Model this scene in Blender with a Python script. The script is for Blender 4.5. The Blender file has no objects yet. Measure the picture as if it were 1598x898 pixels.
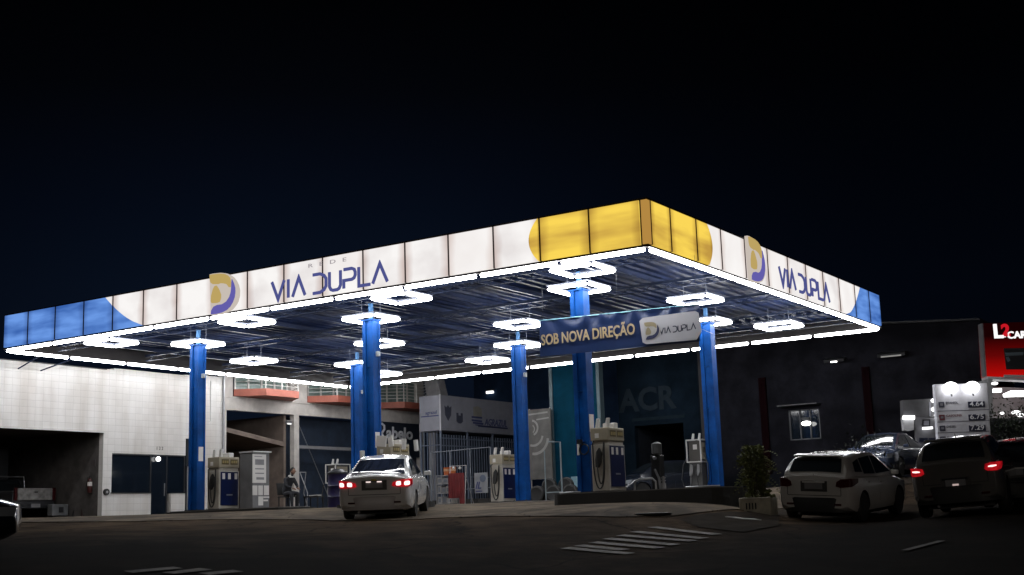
import bpy, bmesh, math, random
import numpy as np
from mathutils import Vector, Matrix
random.seed(7)
C = bpy.context.scene.collection
SC = bpy.context.scene
# ------------------------------------------------------------------ camera, sky, light, exposure
F_PX = 1985.4
EYE = np.array([13.3179, -26.6339, -0.6489])
RX = np.array([0.8362, 0.5475, -0.0326]); UX = np.array([0.1258, -0.1336, 0.983]); WX = np.array([-0.5338, 0.8261, 0.1806])
cd = bpy.data.cameras.new("camera"); cam = bpy.data.objects.new("camera", cd); C.objects.link(cam)
m3 = Matrix(((RX[0], UX[0], -WX[0]), (RX[1], UX[1], -WX[1]), (RX[2], UX[2], -WX[2])))
cam.matrix_world = Matrix.Translation(Vector(EYE)) @ m3.to_quaternion().to_matrix().to_4x4()
cd.sensor_width = 36.0; cd.lens = F_PX / 1598 * 36.0; cd.clip_start = 0.1; cd.clip_end = 2000
SC.camera = cam
w = bpy.data.worlds.new("World"); SC.world = w; w.use_nodes = True
nt = w.node_tree; nt.nodes.clear()
o_ = nt.nodes.new('ShaderNodeOutputWorld'); bg = nt.nodes.new('ShaderNodeBackground')
tc = nt.nodes.new('ShaderNodeTexCoord'); sx = nt.nodes.new('ShaderNodeSeparateXYZ'); rp = nt.nodes.new('ShaderNodeValToRGB')
nt.links.new(tc.outputs['Generated'], sx.inputs[0]); nt.links.new(sx.outputs['Z'], rp.inputs[0])
nt.links.new(rp.outputs[0], bg.inputs[0]); nt.links.new(bg.outputs[0], o_.inputs[0])
e = rp.color_ramp.elements
e[0].position = 0.0; e[0].color = (.0022, .0036, .0070, 1)
e[1].position = 1.0; e[1].color = (.0010, .0011, .0018, 1)
for p_, c_ in ((.16, (.0018, .0036, .0085, 1)), (.24, (.0010, .0021, .0052, 1)), (.33, (.0006, .0009, .0018, 1)), (.40, (.0003, .0004, .0007, 1))):
    k = e.new(p_); k.color = c_
bg.inputs[1].default_value = 1.0
gd_ = nt.nodes.new('ShaderNodeVectorMath'); gd_.operation = 'DOT_PRODUCT'; gd_.inputs[1].default_value = (-.66, .73, .19); nt.links.new(tc.outputs['Generated'], gd_.inputs[0])   # town glow on one side of the horizon
gp_ = nt.nodes.new('ShaderNodeMath'); gp_.operation = 'POWER'; gp_.use_clamp = True; gp_.inputs[1].default_value = 26; nt.links.new(gd_.outputs['Value'], gp_.inputs[0])
gm_ = nt.nodes.new('ShaderNodeMath'); gm_.operation = 'MULTIPLY_ADD'; gm_.inputs[1].default_value = 1.25; gm_.inputs[2].default_value = .38; nt.links.new(gp_.outputs[0], gm_.inputs[0]); nt.links.new(gm_.outputs[0], bg.inputs[1])
sd = bpy.data.lights.new("fill_sun", 'SUN'); sd.energy = 0.13; sd.angle = math.radians(12); sd.color = (1.0, .90, .80)  # fill light added from behind the camera to lift the car rears
so = bpy.data.objects.new("fill_sun", sd); C.objects.link(so)
so.rotation_euler = (math.radians(77), 0, math.radians(28))
SC.view_settings.view_transform = 'Standard'; SC.view_settings.look = 'None'
SC.view_settings.exposure = 0; SC.view_settings.gamma = 1; SC.view_settings.use_curve_mapping = False
SC.render.engine = 'CYCLES'
SC.cycles.use_denoising = True; SC.cycles.max_bounces = 6; SC.cycles.diffuse_bounces = 3; SC.cycles.glossy_bounces = 3
SC.cycles.transmission_bounces = 4; SC.cycles.sample_clamp_indirect = 4.0; SC.cycles.caustics_reflective = False; SC.cycles.caustics_refractive = False
TUBE_L = 42.0

# ------------------------------------------------------------------ measuring: a sight line of the photo cut with a vertical plane
def _ray(x, y): return WX + RX * (x - 799) / F_PX - UX * (y - 449) / F_PX
def PX(x, y, v): d = _ray(x, y); return EYE + d * (v - EYE[0]) / d[0]
def PY(x, y, v): d = _ray(x, y); return EYE + d * (v - EYE[1]) / d[1]
def PD(x, y, v): return EYE + _ray(x, y) * v

# ------------------------------------------------------------------ materials
MATS = {}
def mat(name, col, rough=.6, metal=0., var=.12, scale=3., bump=0., bscale=40., dirt=0., coat=0., spec=.5, cracks=0.):
    if name in MATS: return MATS[name]
    m = bpy.data.materials.new(name); m.use_nodes = True; t = m.node_tree; b = t.nodes['Principled BSDF']
    b.inputs['Roughness'].default_value = rough; b.inputs['Metallic'].default_value = metal
    b.inputs['Specular IOR Level'].default_value = spec
    if coat: b.inputs['Coat Weight'].default_value = coat; b.inputs['Coat Roughness'].default_value = .05
    co = t.nodes.new('ShaderNodeTexCoord')
    n = t.nodes.new('ShaderNodeTexNoise'); n.inputs['Scale'].default_value = scale; n.inputs['Detail'].default_value = 6
    t.links.new(co.outputs['Object'], n.inputs['Vector'])
    r = t.nodes.new('ShaderNodeValToRGB'); t.links.new(n.outputs['Fac'], r.inputs[0])
    lo = [max(0, c * (1 - var)) for c in col]; hi = [min(1, c * (1 + var)) for c in col]
    r.color_ramp.elements[0].position = .3; r.color_ramp.elements[1].position = .7
    r.color_ramp.elements[0].color = (*lo, 1); r.color_ramp.elements[1].color = (*hi, 1)
    out = r.outputs[0]
    if dirt:
        n2 = t.nodes.new('ShaderNodeTexNoise'); n2.inputs['Scale'].default_value = .7; n2.inputs['Detail'].default_value = 9; n2.inputs['Roughness'].default_value = .7
        t.links.new(co.outputs['Object'], n2.inputs['Vector'])
        r2 = t.nodes.new('ShaderNodeValToRGB'); r2.color_ramp.elements[0].position = .42; r2.color_ramp.elements[1].position = .62
        r2.color_ramp.elements[0].color = (1 - dirt,) * 3 + (1,); r2.color_ramp.elements[1].color = (1, 1, 1, 1)
        t.links.new(n2.outputs['Fac'], r2.inputs[0])
        mx = t.nodes.new('ShaderNodeMix'); mx.data_type = 'RGBA'; mx.blend_type = 'MULTIPLY'; mx.inputs['Factor'].default_value = 1
        t.links.new(out, mx.inputs[6]); t.links.new(r2.outputs[0], mx.inputs[7]); out = mx.outputs[2]
    if cracks:
        nn_ = t.nodes.new('ShaderNodeTexNoise'); nn_.inputs['Scale'].default_value = 1.2; t.links.new(co.outputs['Object'], nn_.inputs['Vector'])
        av = t.nodes.new('ShaderNodeVectorMath'); av.operation = 'MULTIPLY_ADD'; av.inputs[1].default_value = (.9, .9, 0); t.links.new(nn_.outputs['Color'], av.inputs[0]); t.links.new(co.outputs['Object'], av.inputs[2])
        vo = t.nodes.new('ShaderNodeTexVoronoi'); vo.feature = 'DISTANCE_TO_EDGE'; vo.voronoi_dimensions = '2D'; vo.inputs['Scale'].default_value = cracks; t.links.new(av.outputs[0], vo.inputs['Vector'])
        r3 = t.nodes.new('ShaderNodeValToRGB'); r3.color_ramp.elements[0].position = .004; r3.color_ramp.elements[0].color = (.35, .33, .32, 1); r3.color_ramp.elements[1].position = .016; r3.color_ramp.elements[1].color = (1, 1, 1, 1); t.links.new(vo.outputs['Distance'], r3.inputs[0])
        # old repair patches: whole cells a shade lighter or darker
        vc = t.nodes.new('ShaderNodeTexVoronoi'); vc.voronoi_dimensions = '2D'; vc.distance = 'CHEBYCHEV'; vc.inputs['Scale'].default_value = cracks * .8; t.links.new(co.outputs['Object'], vc.inputs['Vector'])
        sp = t.nodes.new('ShaderNodeSeparateXYZ'); t.links.new(vc.outputs['Color'], sp.inputs[0]); r4 = t.nodes.new('ShaderNodeValToRGB'); r4.color_ramp.elements[0].color = (.78, .78, .80, 1); r4.color_ramp.elements[1].color = (1.0, 1.0, 1.0, 1); r4.color_ramp.elements[0].position = .1; r4.color_ramp.elements[1].position = .5; t.links.new(sp.outputs['X'], r4.inputs[0])
        for src_ in (r3, r4):
            mx = t.nodes.new('ShaderNodeMix'); mx.data_type = 'RGBA'; mx.blend_type = 'MULTIPLY'; mx.inputs['Factor'].default_value = 1
            t.links.new(out, mx.inputs[6]); t.links.new(src_.outputs[0], mx.inputs[7]); out = mx.outputs[2]
    t.links.new(out, b.inputs['Base Color'])
    if bump:
        n3 = t.nodes.new('ShaderNodeTexNoise'); n3.inputs['Scale'].default_value = bscale; n3.inputs['Detail'].default_value = 4
        t.links.new(co.outputs['Object'], n3.inputs['Vector'])
        bp = t.nodes.new('ShaderNodeBump'); bp.inputs['Strength'].default_value = bump; bp.inputs['Distance'].default_value = .02
        t.links.new(n3.outputs['Fac'], bp.inputs['Height']); t.links.new(bp.outputs[0], b.inputs['Normal'])
    MATS[name] = m; return m
def glow(name, col, s, patchy=0., scale=1.5, stretch=(1, 1, 1), patchcol=None):
    if name in MATS: return MATS[name]
    m = bpy.data.materials.new(name); m.use_nodes = True; t = m.node_tree; t.nodes.clear()
    o = t.nodes.new('ShaderNodeOutputMaterial'); em = t.nodes.new('ShaderNodeEmission')
    em.inputs[0].default_value = (*col, 1); em.inputs[1].default_value = s
    t.links.new(em.outputs[0], o.inputs[0])
    if patchy:
        co = t.nodes.new('ShaderNodeTexCoord'); mp = t.nodes.new('ShaderNodeMapping'); mp.inputs['Scale'].default_value = stretch
        n = t.nodes.new('ShaderNodeTexNoise'); n.inputs['Scale'].default_value = scale; n.inputs['Detail'].default_value = 3
        t.links.new(co.outputs['Object'], mp.inputs[0]); t.links.new(mp.outputs[0], n.inputs['Vector'])
        r = t.nodes.new('ShaderNodeValToRGB'); r.color_ramp.elements[0].position = .33; r.color_ramp.elements[1].position = .62
        pc = patchcol or tuple(c * (1 - patchy) for c in col)
        r.color_ramp.elements[0].color = (*pc, 1); r.color_ramp.elements[1].color = (*col, 1)
        t.links.new(n.outputs['Fac'], r.inputs[0]); t.links.new(r.outputs[0], em.inputs[0])
    MATS[name] = m; return m
def glass(name, col=(.012, .015, .018), rough=.04):
    if name in MATS: return MATS[name]
    m = bpy.data.materials.new(name); m.use_nodes = True; b = m.node_tree.nodes['Principled BSDF']
    b.inputs['Base Color'].default_value = (*col, 1); b.inputs['Roughness'].default_value = rough; b.inputs['Specular IOR Level'].default_value = .8
    MATS[name] = m; return m

# ------------------------------------------------------------------ mesh builder and object tree
ROOT = {}
class MB:
    def __init__(s): s.v = []; s.f = []; s.mi = []; s.cur = 0
    def add(s, vs, fs):
        k = len(s.v); s.v += [tuple(map(float, q)) for q in vs]
        s.f += [tuple(i + k for i in q) for q in fs]; s.mi += [s.cur] * len(fs); return s
    def box(s, x0, x1, y0, y1, z0, z1):
        x0, x1 = sorted((x0, x1)); y0, y1 = sorted((y0, y1)); z0, z1 = sorted((z0, z1))
        return s.add([(x0, y0, z0), (x1, y0, z0), (x1, y1, z0), (x0, y1, z0), (x0, y0, z1), (x1, y0, z1), (x1, y1, z1), (x0, y1, z1)],
                     [(0, 3, 2, 1), (4, 5, 6, 7), (0, 1, 5, 4), (1, 2, 6, 5), (2, 3, 7, 6), (3, 0, 4, 7)])
    def cbox(s, c, sz, rz=0, ry=0, rx=0):
        M = Matrix.Translation(Vector(c)) @ Matrix.Rotation(rz, 4, 'Z') @ Matrix.Rotation(ry, 4, 'Y') @ Matrix.Rotation(rx, 4, 'X')
        k = MB().box(-sz[0] / 2, sz[0] / 2, -sz[1] / 2, sz[1] / 2, -sz[2] / 2, sz[2] / 2)
        return s.add([M @ Vector(q) for q in k.v], k.f)
    def tube(s, path, r, n=8, caps=True, rounded=False):
        P = [Vector(q) for q in path]; rs = list(r) if hasattr(r, '__len__') else [r] * len(P)
        if rounded:
            a = (P[0] - P[1]).normalized(); b = (P[-1] - P[-2]).normalized()
            P = [P[0] + a * r * .9, P[0] + a * r * .6] + P + [P[-1] + b * r * .6, P[-1] + b * r * .9]; rs = [r * .3, r * .75] + rs + [r * .75, r * .3]
        vs = []; up = Vector((0, 0, 1)); last = None
        for i, q in enumerate(P):
            d = ((P[min(i + 1, len(P) - 1)] - P[max(i - 1, 0)])).normalized()
            if last is None: a = d.cross(up if abs(d.z) < .9 else Vector((1, 0, 0))).normalized()
            else: a = (last - d * last.dot(d)).normalized()
            last = a; b = d.cross(a)
            for k in range(n):
                t = 2 * math.pi * k / n; vs.append(q + (a * math.cos(t) + b * math.sin(t)) * rs[i])
        fs = []
        for i in range(len(P) - 1):
            for k in range(n): fs.append((i * n + k, i * n + (k + 1) % n, (i + 1) * n + (k + 1) % n, (i + 1) * n + k))
        if caps: fs += [tuple(range(n - 1, -1, -1)), tuple(range((len(P) - 1) * n, len(P) * n))]
        return s.add(vs, fs)
    def cyl(s, c, r, h, n=16, r2=None):
        return s.tube([c, (c[0], c[1], c[2] + h)], [r, r if r2 is None else r2], n)
    def lathe(s, c, prof, n=20, axis='Z'):
        vs = []
        for (r, h) in prof:
            for k in range(n):
                t = 2 * math.pi * k / n; a, b = r * math.cos(t), r * math.sin(t)
                vs.append((c[0] + a, c[1] + b, c[2] + h) if axis == 'Z' else (c[0] + a, c[1] + h, c[2] + b))
        fs = [(i * n + k, i * n + (k + 1) % n, (i + 1) * n + (k + 1) % n, (i + 1) * n + k) for i in range(len(prof) - 1) for k in range(n)]
        fs += [tuple(range(n)), tuple(range((len(prof) - 1) * n, len(prof) * n))]
        return s.add(vs, fs)
    def prism(s, poly, fn, t):                 # poly of (a,b); fn(a,b,depth) -> point
        n = len(poly)
        vs = [fn(a, b, 0) for a, b in poly] + [fn(a, b, t) for a, b in poly]
        return s.add(vs, [tuple(range(n)), tuple(range(2 * n - 1, n - 1, -1))] + [(i, (i + 1) % n, n + (i + 1) % n, n + i) for i in range(n)])
    def sphere(s, c, r, n=12, sz=(1, 1, 1)):
        pr = [(max(1e-4, r * math.sin(math.pi * i / 8)), -r * math.cos(math.pi * i / 8)) for i in range(9)]
        k = MB().lathe((0, 0, 0), pr, n)
        return s.add([(c[0] + q[0] * sz[0], c[1] + q[1] * sz[1], c[2] + q[2] * sz[2]) for q in k.v], k.f)
    def build(s, name, m, parent=None, local=False, smooth=False, bevel=0, raw=False):
        me = bpy.data.meshes.new(name); vs = s.v
        if parent is not None and not local:
            M = ROOT[parent.name].inverted(); vs = [tuple(M @ Vector(q)) for q in vs]
        me.from_pydata(vs, [], s.f); ms = m if isinstance(m, (list, tuple)) else [m]
        for q in ms: me.materials.append(q)
        if len(ms) > 1: me.polygons.foreach_set('material_index', s.mi)
        bm = bmesh.new(); bm.from_mesh(me)
        bmesh.ops.recalc_face_normals(bm, faces=bm.faces); bm.to_mesh(me); bm.free()
        o = bpy.data.objects.new(name, me); C.objects.link(o)
        if parent is not None: o.parent = parent; ROOT[o.name] = ROOT[parent.name]
        else: ROOT[o.name] = Matrix()
        if smooth: me.polygons.foreach_set('use_smooth', [True] * len(me.polygons)); smooth_by_angle(me, 40)
        if bevel:
            b = o.modifiers.new('bevel', 'BEVEL'); b.width = bevel; b.segments = 2; b.limit_method = 'ANGLE'
        return o
def smooth_by_angle(me, deg):
    bm = bmesh.new(); bm.from_mesh(me)
    for ed in bm.edges:
        if len(ed.link_faces) == 2: ed.smooth = ed.calc_face_angle(0) < math.radians(deg)
        else: ed.smooth = True
    bm.to_mesh(me); bm.free()
def tag(o, label=None, cat=None, group=None, kind=None):
    for k, v in (('label', label), ('category', cat), ('group', group), ('kind', kind)):
        if v: o[k] = v
    return o
def thing(name, label, cat, loc=(0, 0, 0), rz=0, group=None, M=None, kind=None):
    o = bpy.data.objects.new(name, None); C.objects.link(o); o.empty_display_size = .2
    M = M or (Matrix.Translation(Vector(loc)) @ Matrix.Rotation(rz, 4, 'Z'))
    o.matrix_world = M; ROOT[o.name] = M
    return tag(o, label, cat, group, kind)
def copy_tree(o, M=None, label=None, parent=None):
    c = o.copy(); C.objects.link(c)
    if parent is not None: c.parent = parent
    if M is not None: c.matrix_world = M; ROOT[c.name] = M
    if label: c['label'] = label
    for ch in list(o.children): copy_tree(ch, None, None, c)
    return c
def text(name, s, size, m, parent, origin, ax, up, thick=.01, bold=0., shear=0., local=False, width=None, align='LEFT', spacing=1.0):
    """lettering as a real mesh: origin = lower left corner, ax / up = directions of the line and of the letters"""
    cu = bpy.data.curves.new(name, 'FONT'); cu.body = s; cu.size = 1; cu.extrude = .5 * thick / size; cu.offset = bold; cu.shear = shear; cu.space_character = spacing
    cu.resolution_u = 3
    t = bpy.data.objects.new(name + '_t', cu); C.objects.link(t); bpy.context.view_layer.update()
    me = bpy.data.meshes.new_from_object(t.evaluated_get(bpy.context.evaluated_depsgraph_get()))
    bpy.data.objects.remove(t)
    vs = np.array([v.co[:] for v in me.vertices]); lo = vs.min(0); hi = vs.max(0)
    kx = size; 
    cap = size / .7                               # cap height of the built-in face is about 0.7 of its size
    vs = (vs - [lo[0], 0, 0]) * cap
    if width: vs[:, 0] *= width / (vs[:, 0].max() + 1e-9)
    vs[:, 2] *= size / cap
    ax = Vector(ax).normalized(); up = Vector(up).normalized(); nn = ax.cross(up)
    W = [Vector(origin) + ax * q[0] + up * q[1] + nn * (q[2] + thick / 2) for q in vs]
    if parent is not None and not local:
        M = ROOT[parent.name].inverted(); W = [M @ q for q in W]
    for v, q in zip(me.vertices, W): v.co = q
    me.materials.clear(); me.materials.append(m); me.name = name
    o = bpy.data.objects.new(name, me); C.objects.link(o)
    if parent is not None: o.parent = parent; ROOT[o.name] = ROOT[parent.name]
    return o

# ------------------------------------------------------------------ shared materials
M_white = mat('white_paint', (.62, .61, .59), .45, var=.05, dirt=.12)
M_blue = mat('column_blue', (.002, .064, .28), .5, var=.15, dirt=.35, spec=.12, bump=.15, bscale=8)
M_steel = mat('galvanised_steel', (.035, .05, .11), .45, .1, var=.18, dirt=.35, spec=.15)
M_deck = mat('roof_sheet', (.010, .021, .070), .5, 0, var=.3, scale=1.2, dirt=.5, spec=.07)
M_dark = mat('dark_metal', (.02, .021, .024), .4, .2)
M_black = mat('black_rubber', (.012, .012, .012), .55)
M_tube = glow('tube_light', (.985, .99, 1.0), TUBE_L)
M_curb = mat('curb_black', (.018, .017, .016), .7, dirt=.3, bump=.3)
M_conc = mat('concrete', (.20, .185, .17), .85, var=.15, dirt=.3, bump=.3)
M_paper = mat('paper', (.62, .60, .58), .7, var=.04)
M_cream = mat('cream_plastic', (.36, .32, .235), .45, var=.06, dirt=.2)
M_pump = mat('pump_white', (.42, .39, .34), .4, var=.06, dirt=.25)
M_navy = mat('pump_navy', (.003, .009, .055), .4, var=.1, spec=.2)
M_hose = mat('hose_black', (.012, .012, .013), .45)
M_gl = glass('dark_glass'); M_chrome = mat('chrome', (.6, .6, .6), .15, .9)
M_silver = mat('silver', (.35, .35, .36), .35, .7)
# ------------------------------------------------------------------ ground: one sheet through surveyed heights (thin-plate surface)
CP = [(13.3,-26.6,-2.15),(-10,-28,-1.75),(34,-26,-2.7),(-30,-22,-.9),(4,-12,-1.45),(-4.4,-13.9,-.9),(-14,-9,-.5),(1.6,1.5,-.63),(1.2,.8,-.42),(-3,.8,-.32),(-7.3,1,-.3),(-17,1.3,-.1),(-11,1.3,-.14),(-26,1,0),(-26.4,6,0),(-10,9,-.06),(-3,9,-.12),(-15,15,0),(-5,18,.1),(-26,-8,-.12),(-20,24,.15),(-5,24,.25),(.5,15,.33),(5,20,.3),(8,40,1.5),(15,10,-.5),(25,0,-1.2),(40,40,1.5),(-30,40,.6),(-45,0,.1),(-45,-25,-.6),(45,-20,-2.6),(0,60,2)]
for q in ((1342,817,28),(1397,803,30),(1232,815,26.9),(1440,810,26),(1562,800,26.8),(1500,800,28.4),(545,812,30.7),(643,807,31.2)): CP.append(tuple(PD(*q)))
CP = np.array(CP)
_n = len(CP); _d = np.hypot(CP[:, None, 0] - CP[None, :, 0], CP[:, None, 1] - CP[None, :, 1]) / 10
_K = np.where(_d > 0, _d * _d * np.log(_d + 1e-9), 0) + .008 * np.eye(_n); _P = np.c_[np.ones(_n), CP[:, :2] / 10]
_s = np.linalg.solve(np.block([[_K, _P], [_P.T, np.zeros((3, 3))]]), np.r_[CP[:, 2], 0, 0, 0])
def G(x, y):
    x = np.asarray(x, float); y = np.asarray(y, float)
    xc = np.clip(x, -60, 60); yc = np.clip(y, -45, 75)
    d = np.hypot(xc[..., None] - CP[:, 0], yc[..., None] - CP[:, 1]) / 10
    return (np.where(d > 0, d * d * np.log(d + 1e-9), 0) @ _s[:_n]) + _s[-3] + _s[-2] * xc / 10 + _s[-1] * yc / 10
def HIT(x, y, d0=8, d1=60):
    ds = np.linspace(d0, d1, 1500); pts = np.array([PD(x, y, d) for d in ds]); k = np.where(pts[:, 2] < G(pts[:, 0], pts[:, 1]))[0]
    return pts[k[0]] if len(k) else pts[-1]
def axis_grid(lo, hi, far, st):
    a = list(np.arange(lo, hi + .01, st)); b = []; c = hi; s = st
    while c < far: s *= 1.5; c += s; b.append(c)
    d = []; c = lo; s = st
    while c > -far: s *= 1.5; c -= s; d.append(c)
    return np.array(d[::-1] + a + b)
gx = axis_grid(-30, 24, 500, .45); gy = axis_grid(-28, 34, 500, .45)
XX, YY = np.meshgrid(gx, gy); ZZ = G(XX, YY)
mb = MB(); mb.v = [tuple(q) for q in np.c_[XX.ravel(), YY.ravel(), ZZ.ravel()]]
nx = len(gx); mb.f = [(j * nx + i, j * nx + i + 1, (j + 1) * nx + i + 1, (j + 1) * nx + i) for j in range(len(gy) - 1) for i in range(nx - 1)]; mb.mi = [0] * len(mb.f)
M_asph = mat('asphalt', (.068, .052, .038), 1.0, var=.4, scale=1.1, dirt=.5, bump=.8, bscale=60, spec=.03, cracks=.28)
_t = M_asph.node_tree; _b = _t.nodes['Principled BSDF']; _src = _b.inputs['Base Color'].links[0].from_socket      # paler worn apron and darker street asphalt, with the canopy's light fall-off painted in
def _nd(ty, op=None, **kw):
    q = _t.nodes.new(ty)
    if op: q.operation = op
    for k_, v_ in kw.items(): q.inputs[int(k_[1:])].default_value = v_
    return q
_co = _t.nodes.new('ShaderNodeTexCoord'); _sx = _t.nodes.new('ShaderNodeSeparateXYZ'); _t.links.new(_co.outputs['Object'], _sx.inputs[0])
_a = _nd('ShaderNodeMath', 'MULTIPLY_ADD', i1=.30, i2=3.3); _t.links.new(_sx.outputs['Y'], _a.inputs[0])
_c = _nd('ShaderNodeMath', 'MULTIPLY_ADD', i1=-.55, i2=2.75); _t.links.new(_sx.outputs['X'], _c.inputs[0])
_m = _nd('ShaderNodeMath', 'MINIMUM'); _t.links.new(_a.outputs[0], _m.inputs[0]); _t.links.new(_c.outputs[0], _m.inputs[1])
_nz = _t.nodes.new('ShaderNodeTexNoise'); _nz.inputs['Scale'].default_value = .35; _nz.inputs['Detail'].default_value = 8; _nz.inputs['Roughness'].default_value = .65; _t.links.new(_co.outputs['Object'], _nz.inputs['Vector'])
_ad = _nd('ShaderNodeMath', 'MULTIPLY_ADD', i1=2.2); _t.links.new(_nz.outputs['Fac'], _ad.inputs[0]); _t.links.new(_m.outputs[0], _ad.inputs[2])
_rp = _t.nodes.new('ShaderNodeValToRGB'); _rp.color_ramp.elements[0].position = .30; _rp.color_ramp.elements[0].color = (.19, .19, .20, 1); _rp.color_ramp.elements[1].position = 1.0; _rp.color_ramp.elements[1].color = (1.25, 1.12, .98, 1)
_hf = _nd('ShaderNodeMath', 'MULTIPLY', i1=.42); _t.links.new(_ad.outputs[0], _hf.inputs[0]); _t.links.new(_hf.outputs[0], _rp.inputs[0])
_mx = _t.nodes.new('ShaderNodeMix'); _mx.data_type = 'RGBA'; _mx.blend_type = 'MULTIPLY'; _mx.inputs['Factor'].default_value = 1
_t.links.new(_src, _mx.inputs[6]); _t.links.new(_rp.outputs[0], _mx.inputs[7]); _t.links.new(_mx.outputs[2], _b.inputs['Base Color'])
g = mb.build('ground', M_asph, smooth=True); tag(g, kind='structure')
def sheet(name, poly, m, lift=.005, st=.5, side=0.):
    """a sheet that follows the ground inside a plan polygon"""
    bm = bmesh.new(); vs = [bm.verts.new((a, b, 0)) for a, b in poly]; bm.faces.new(vs)
    xs = [a for a, b in poly]; ys = [b for a, b in poly]
    for ax_, lo, hi in ((0, min(xs), max(xs)), (1, min(ys), max(ys))):
        v = lo + st
        while v < hi - 1e-3:
            co = [0, 0, 0]; co[ax_] = v; no = [0, 0, 0]; no[ax_] = 1
            bmesh.ops.bisect_plane(bm, geom=bm.verts[:] + bm.edges[:] + bm.faces[:], plane_co=co, plane_no=no); v += st
    if side:
        r = bmesh.ops.extrude_face_region(bm, geom=bm.faces[:])
        top = {x for x in r['geom'] if isinstance(x, bmesh.types.BMVert)}
    else: top = set(bm.verts)
    for v in bm.verts: v.co.z = float(G(v.co.x, v.co.y)) + (lift if v in top else lift - side)
    bmesh.ops.recalc_face_normals(bm, faces=bm.faces)
    me = bpy.data.meshes.new(name); bm.to_mesh(me); bm.free(); me.materials.append(m)
    o = bpy.data.objects.new(name, me); C.objects.link(o); ROOT[o.name] = Matrix(); return o
M_slab = mat('forecourt_concrete', (.145, .113, .080), .9, var=.3, scale=1.6, dirt=.6, bump=.5, bscale=30, spec=.08, cracks=.45)
edge = [HIT(*q) for q in ((60,818),(200,815),(330,812),(480,812),(620,813),(700,809),(830,807),(960,808),(1040,808),(1095,801),(1150,796))]
poly = [(-26.4, -9)] + [(float(q[0]), float(q[1])) for q in edge] + [(1.9, .4), (1.4, 1.0), (.9, 21), (-26.4, 21)]
poly[1] = (-22, float(edge[0][1]))
o = sheet('forecourt', poly, M_slab, .020, .5, .05); tag(o, kind='structure')
# brown verge round the planter between forecourt and street
M_soil = mat('verge_soil', (.036, .028, .021), 1, spec=.03, var=.35, scale=3, bump=.6, bscale=25, dirt=.3)
vp = [HIT(*q) for q in ((1098,803),(1060,812),(1090,824),(1160,832),(1215,822))]
o = sheet('verge', [(float(q[0]), float(q[1])) for q in vp] + [(2.35, 1.2), (2.2, 20), (1.0, 20), (1.5, 1.0), (2.0, .2)], M_soil, .016, .4, 0); tag(o, kind='structure')
# crosswalk of worn painted bars
M_paint = mat('road_paint', (.19, .17, .14), .8, var=.5, scale=6, dirt=.6, bump=.3)
cw = thing('crosswalk', 'worn crosswalk of pale painted bars on the road in front of the forecourt', 'crosswalk', (3.2, -7.1, float(G(3.2, -7.1))))
bars = [((882,857),(984,866)),((903,853),(975,860)),((925,848),(1030,857)),((947,842),(1055,852)),((968,837),(1082,846)),((990,831),(1098,842)),((1018,824),(1120,836))]
for (a, b) in bars:
    A = HIT(*a); B = HIT(*b); A, B = Vector((A[0], A[1], 0)), Vector((B[0], B[1], 0)); d = (B - A).normalized(); n = Vector((-d.y, d.x, 0)) * .13
    o = sheet('bar', [tuple((A - n)[:2]), tuple((B - n)[:2]), tuple((B + n)[:2]), tuple((A + n)[:2])], M_paint, .018, .3)
    o.parent = cw; o.data.transform(ROOT[cw.name].inverted())
cw = thing('crosswalk', 'dim crosswalk bars at the bottom left edge of the picture', 'crosswalk', (-1, -14.5, float(G(-1, -14.5))))
for (a, b) in (((200,895),(278,888)),((262,897),(322,890)),((318,898),(372,893))):
    A = HIT(*a); B = HIT(*b); A, B = Vector((A[0], A[1], 0)), Vector((B[0], B[1], 0)); d = (B - A).normalized(); n = Vector((-d.y, d.x, 0)) * .13
    o = sheet('bar', [tuple((A - n)[:2]), tuple((B - n)[:2]), tuple((B + n)[:2]), tuple((A + n)[:2])], M_paint, .018, .3)
    o.parent = cw; o.data.transform(ROOT[cw.name].inverted())
A = HIT(1412, 861); B = HIT(1470, 846); d = Vector((B[0] - A[0], B[1] - A[1], 0)).normalized(); n = Vector((-d.y, d.x, 0)) * .06
o = sheet('lane_marking', [(A[0] - n.x, A[1] - n.y), (B[0] - n.x, B[1] - n.y), (B[0] + n.x, B[1] + n.y), (A[0] + n.x, A[1] + n.y)], mat('faint_paint', (.10, .095, .09), .8, var=.4, dirt=.5), .02, .5)
tag(o, kind='structure')
q = HIT(1018, 804); dcv = thing('drain_cover', 'round dark iron drain cover on the pale forecourt concrete', 'drain cover', q)
MB().lathe((q[0], q[1], q[2] + .01), [(.36, 0), (.36, .03), (.33, .035)], 24).build('cover', M_dark, dcv); MB().lathe((q[0], q[1], q[2] + .01), [(.41, 0), (.41, .02)], 24).build('rim', M_curb, dcv)
# scrap of paper-like litter / splash near the kerb
q = HIT(1158, 812)
lit = MB().prism([(-.35, -.02), (-.2, .08), (.02, .03), (.18, .12), (.4, .03), (.2, -.05), (.05, -.09), (-.15, -.05)], lambda a, b, d: (q[0] + a * .8 + b * .4, q[1] + b + a * .5, float(G(q[0] + a, q[1] + b)) + .03 + d), .012)
tag(lit.build('litter', M_paper), 'crumpled pale litter on the brown verge left of the white hatchback', 'litter')

# ------------------------------------------------------------------ canopy
ZB, ZT = 5.72, 6.84          # fascia bottom / top
LA, LB = 24.6, 18.0
can = thing('canopy', 'large flat station canopy with glowing white, yellow and blue fascia', 'canopy', (-LA / 2, LB / 2, 0))
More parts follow.
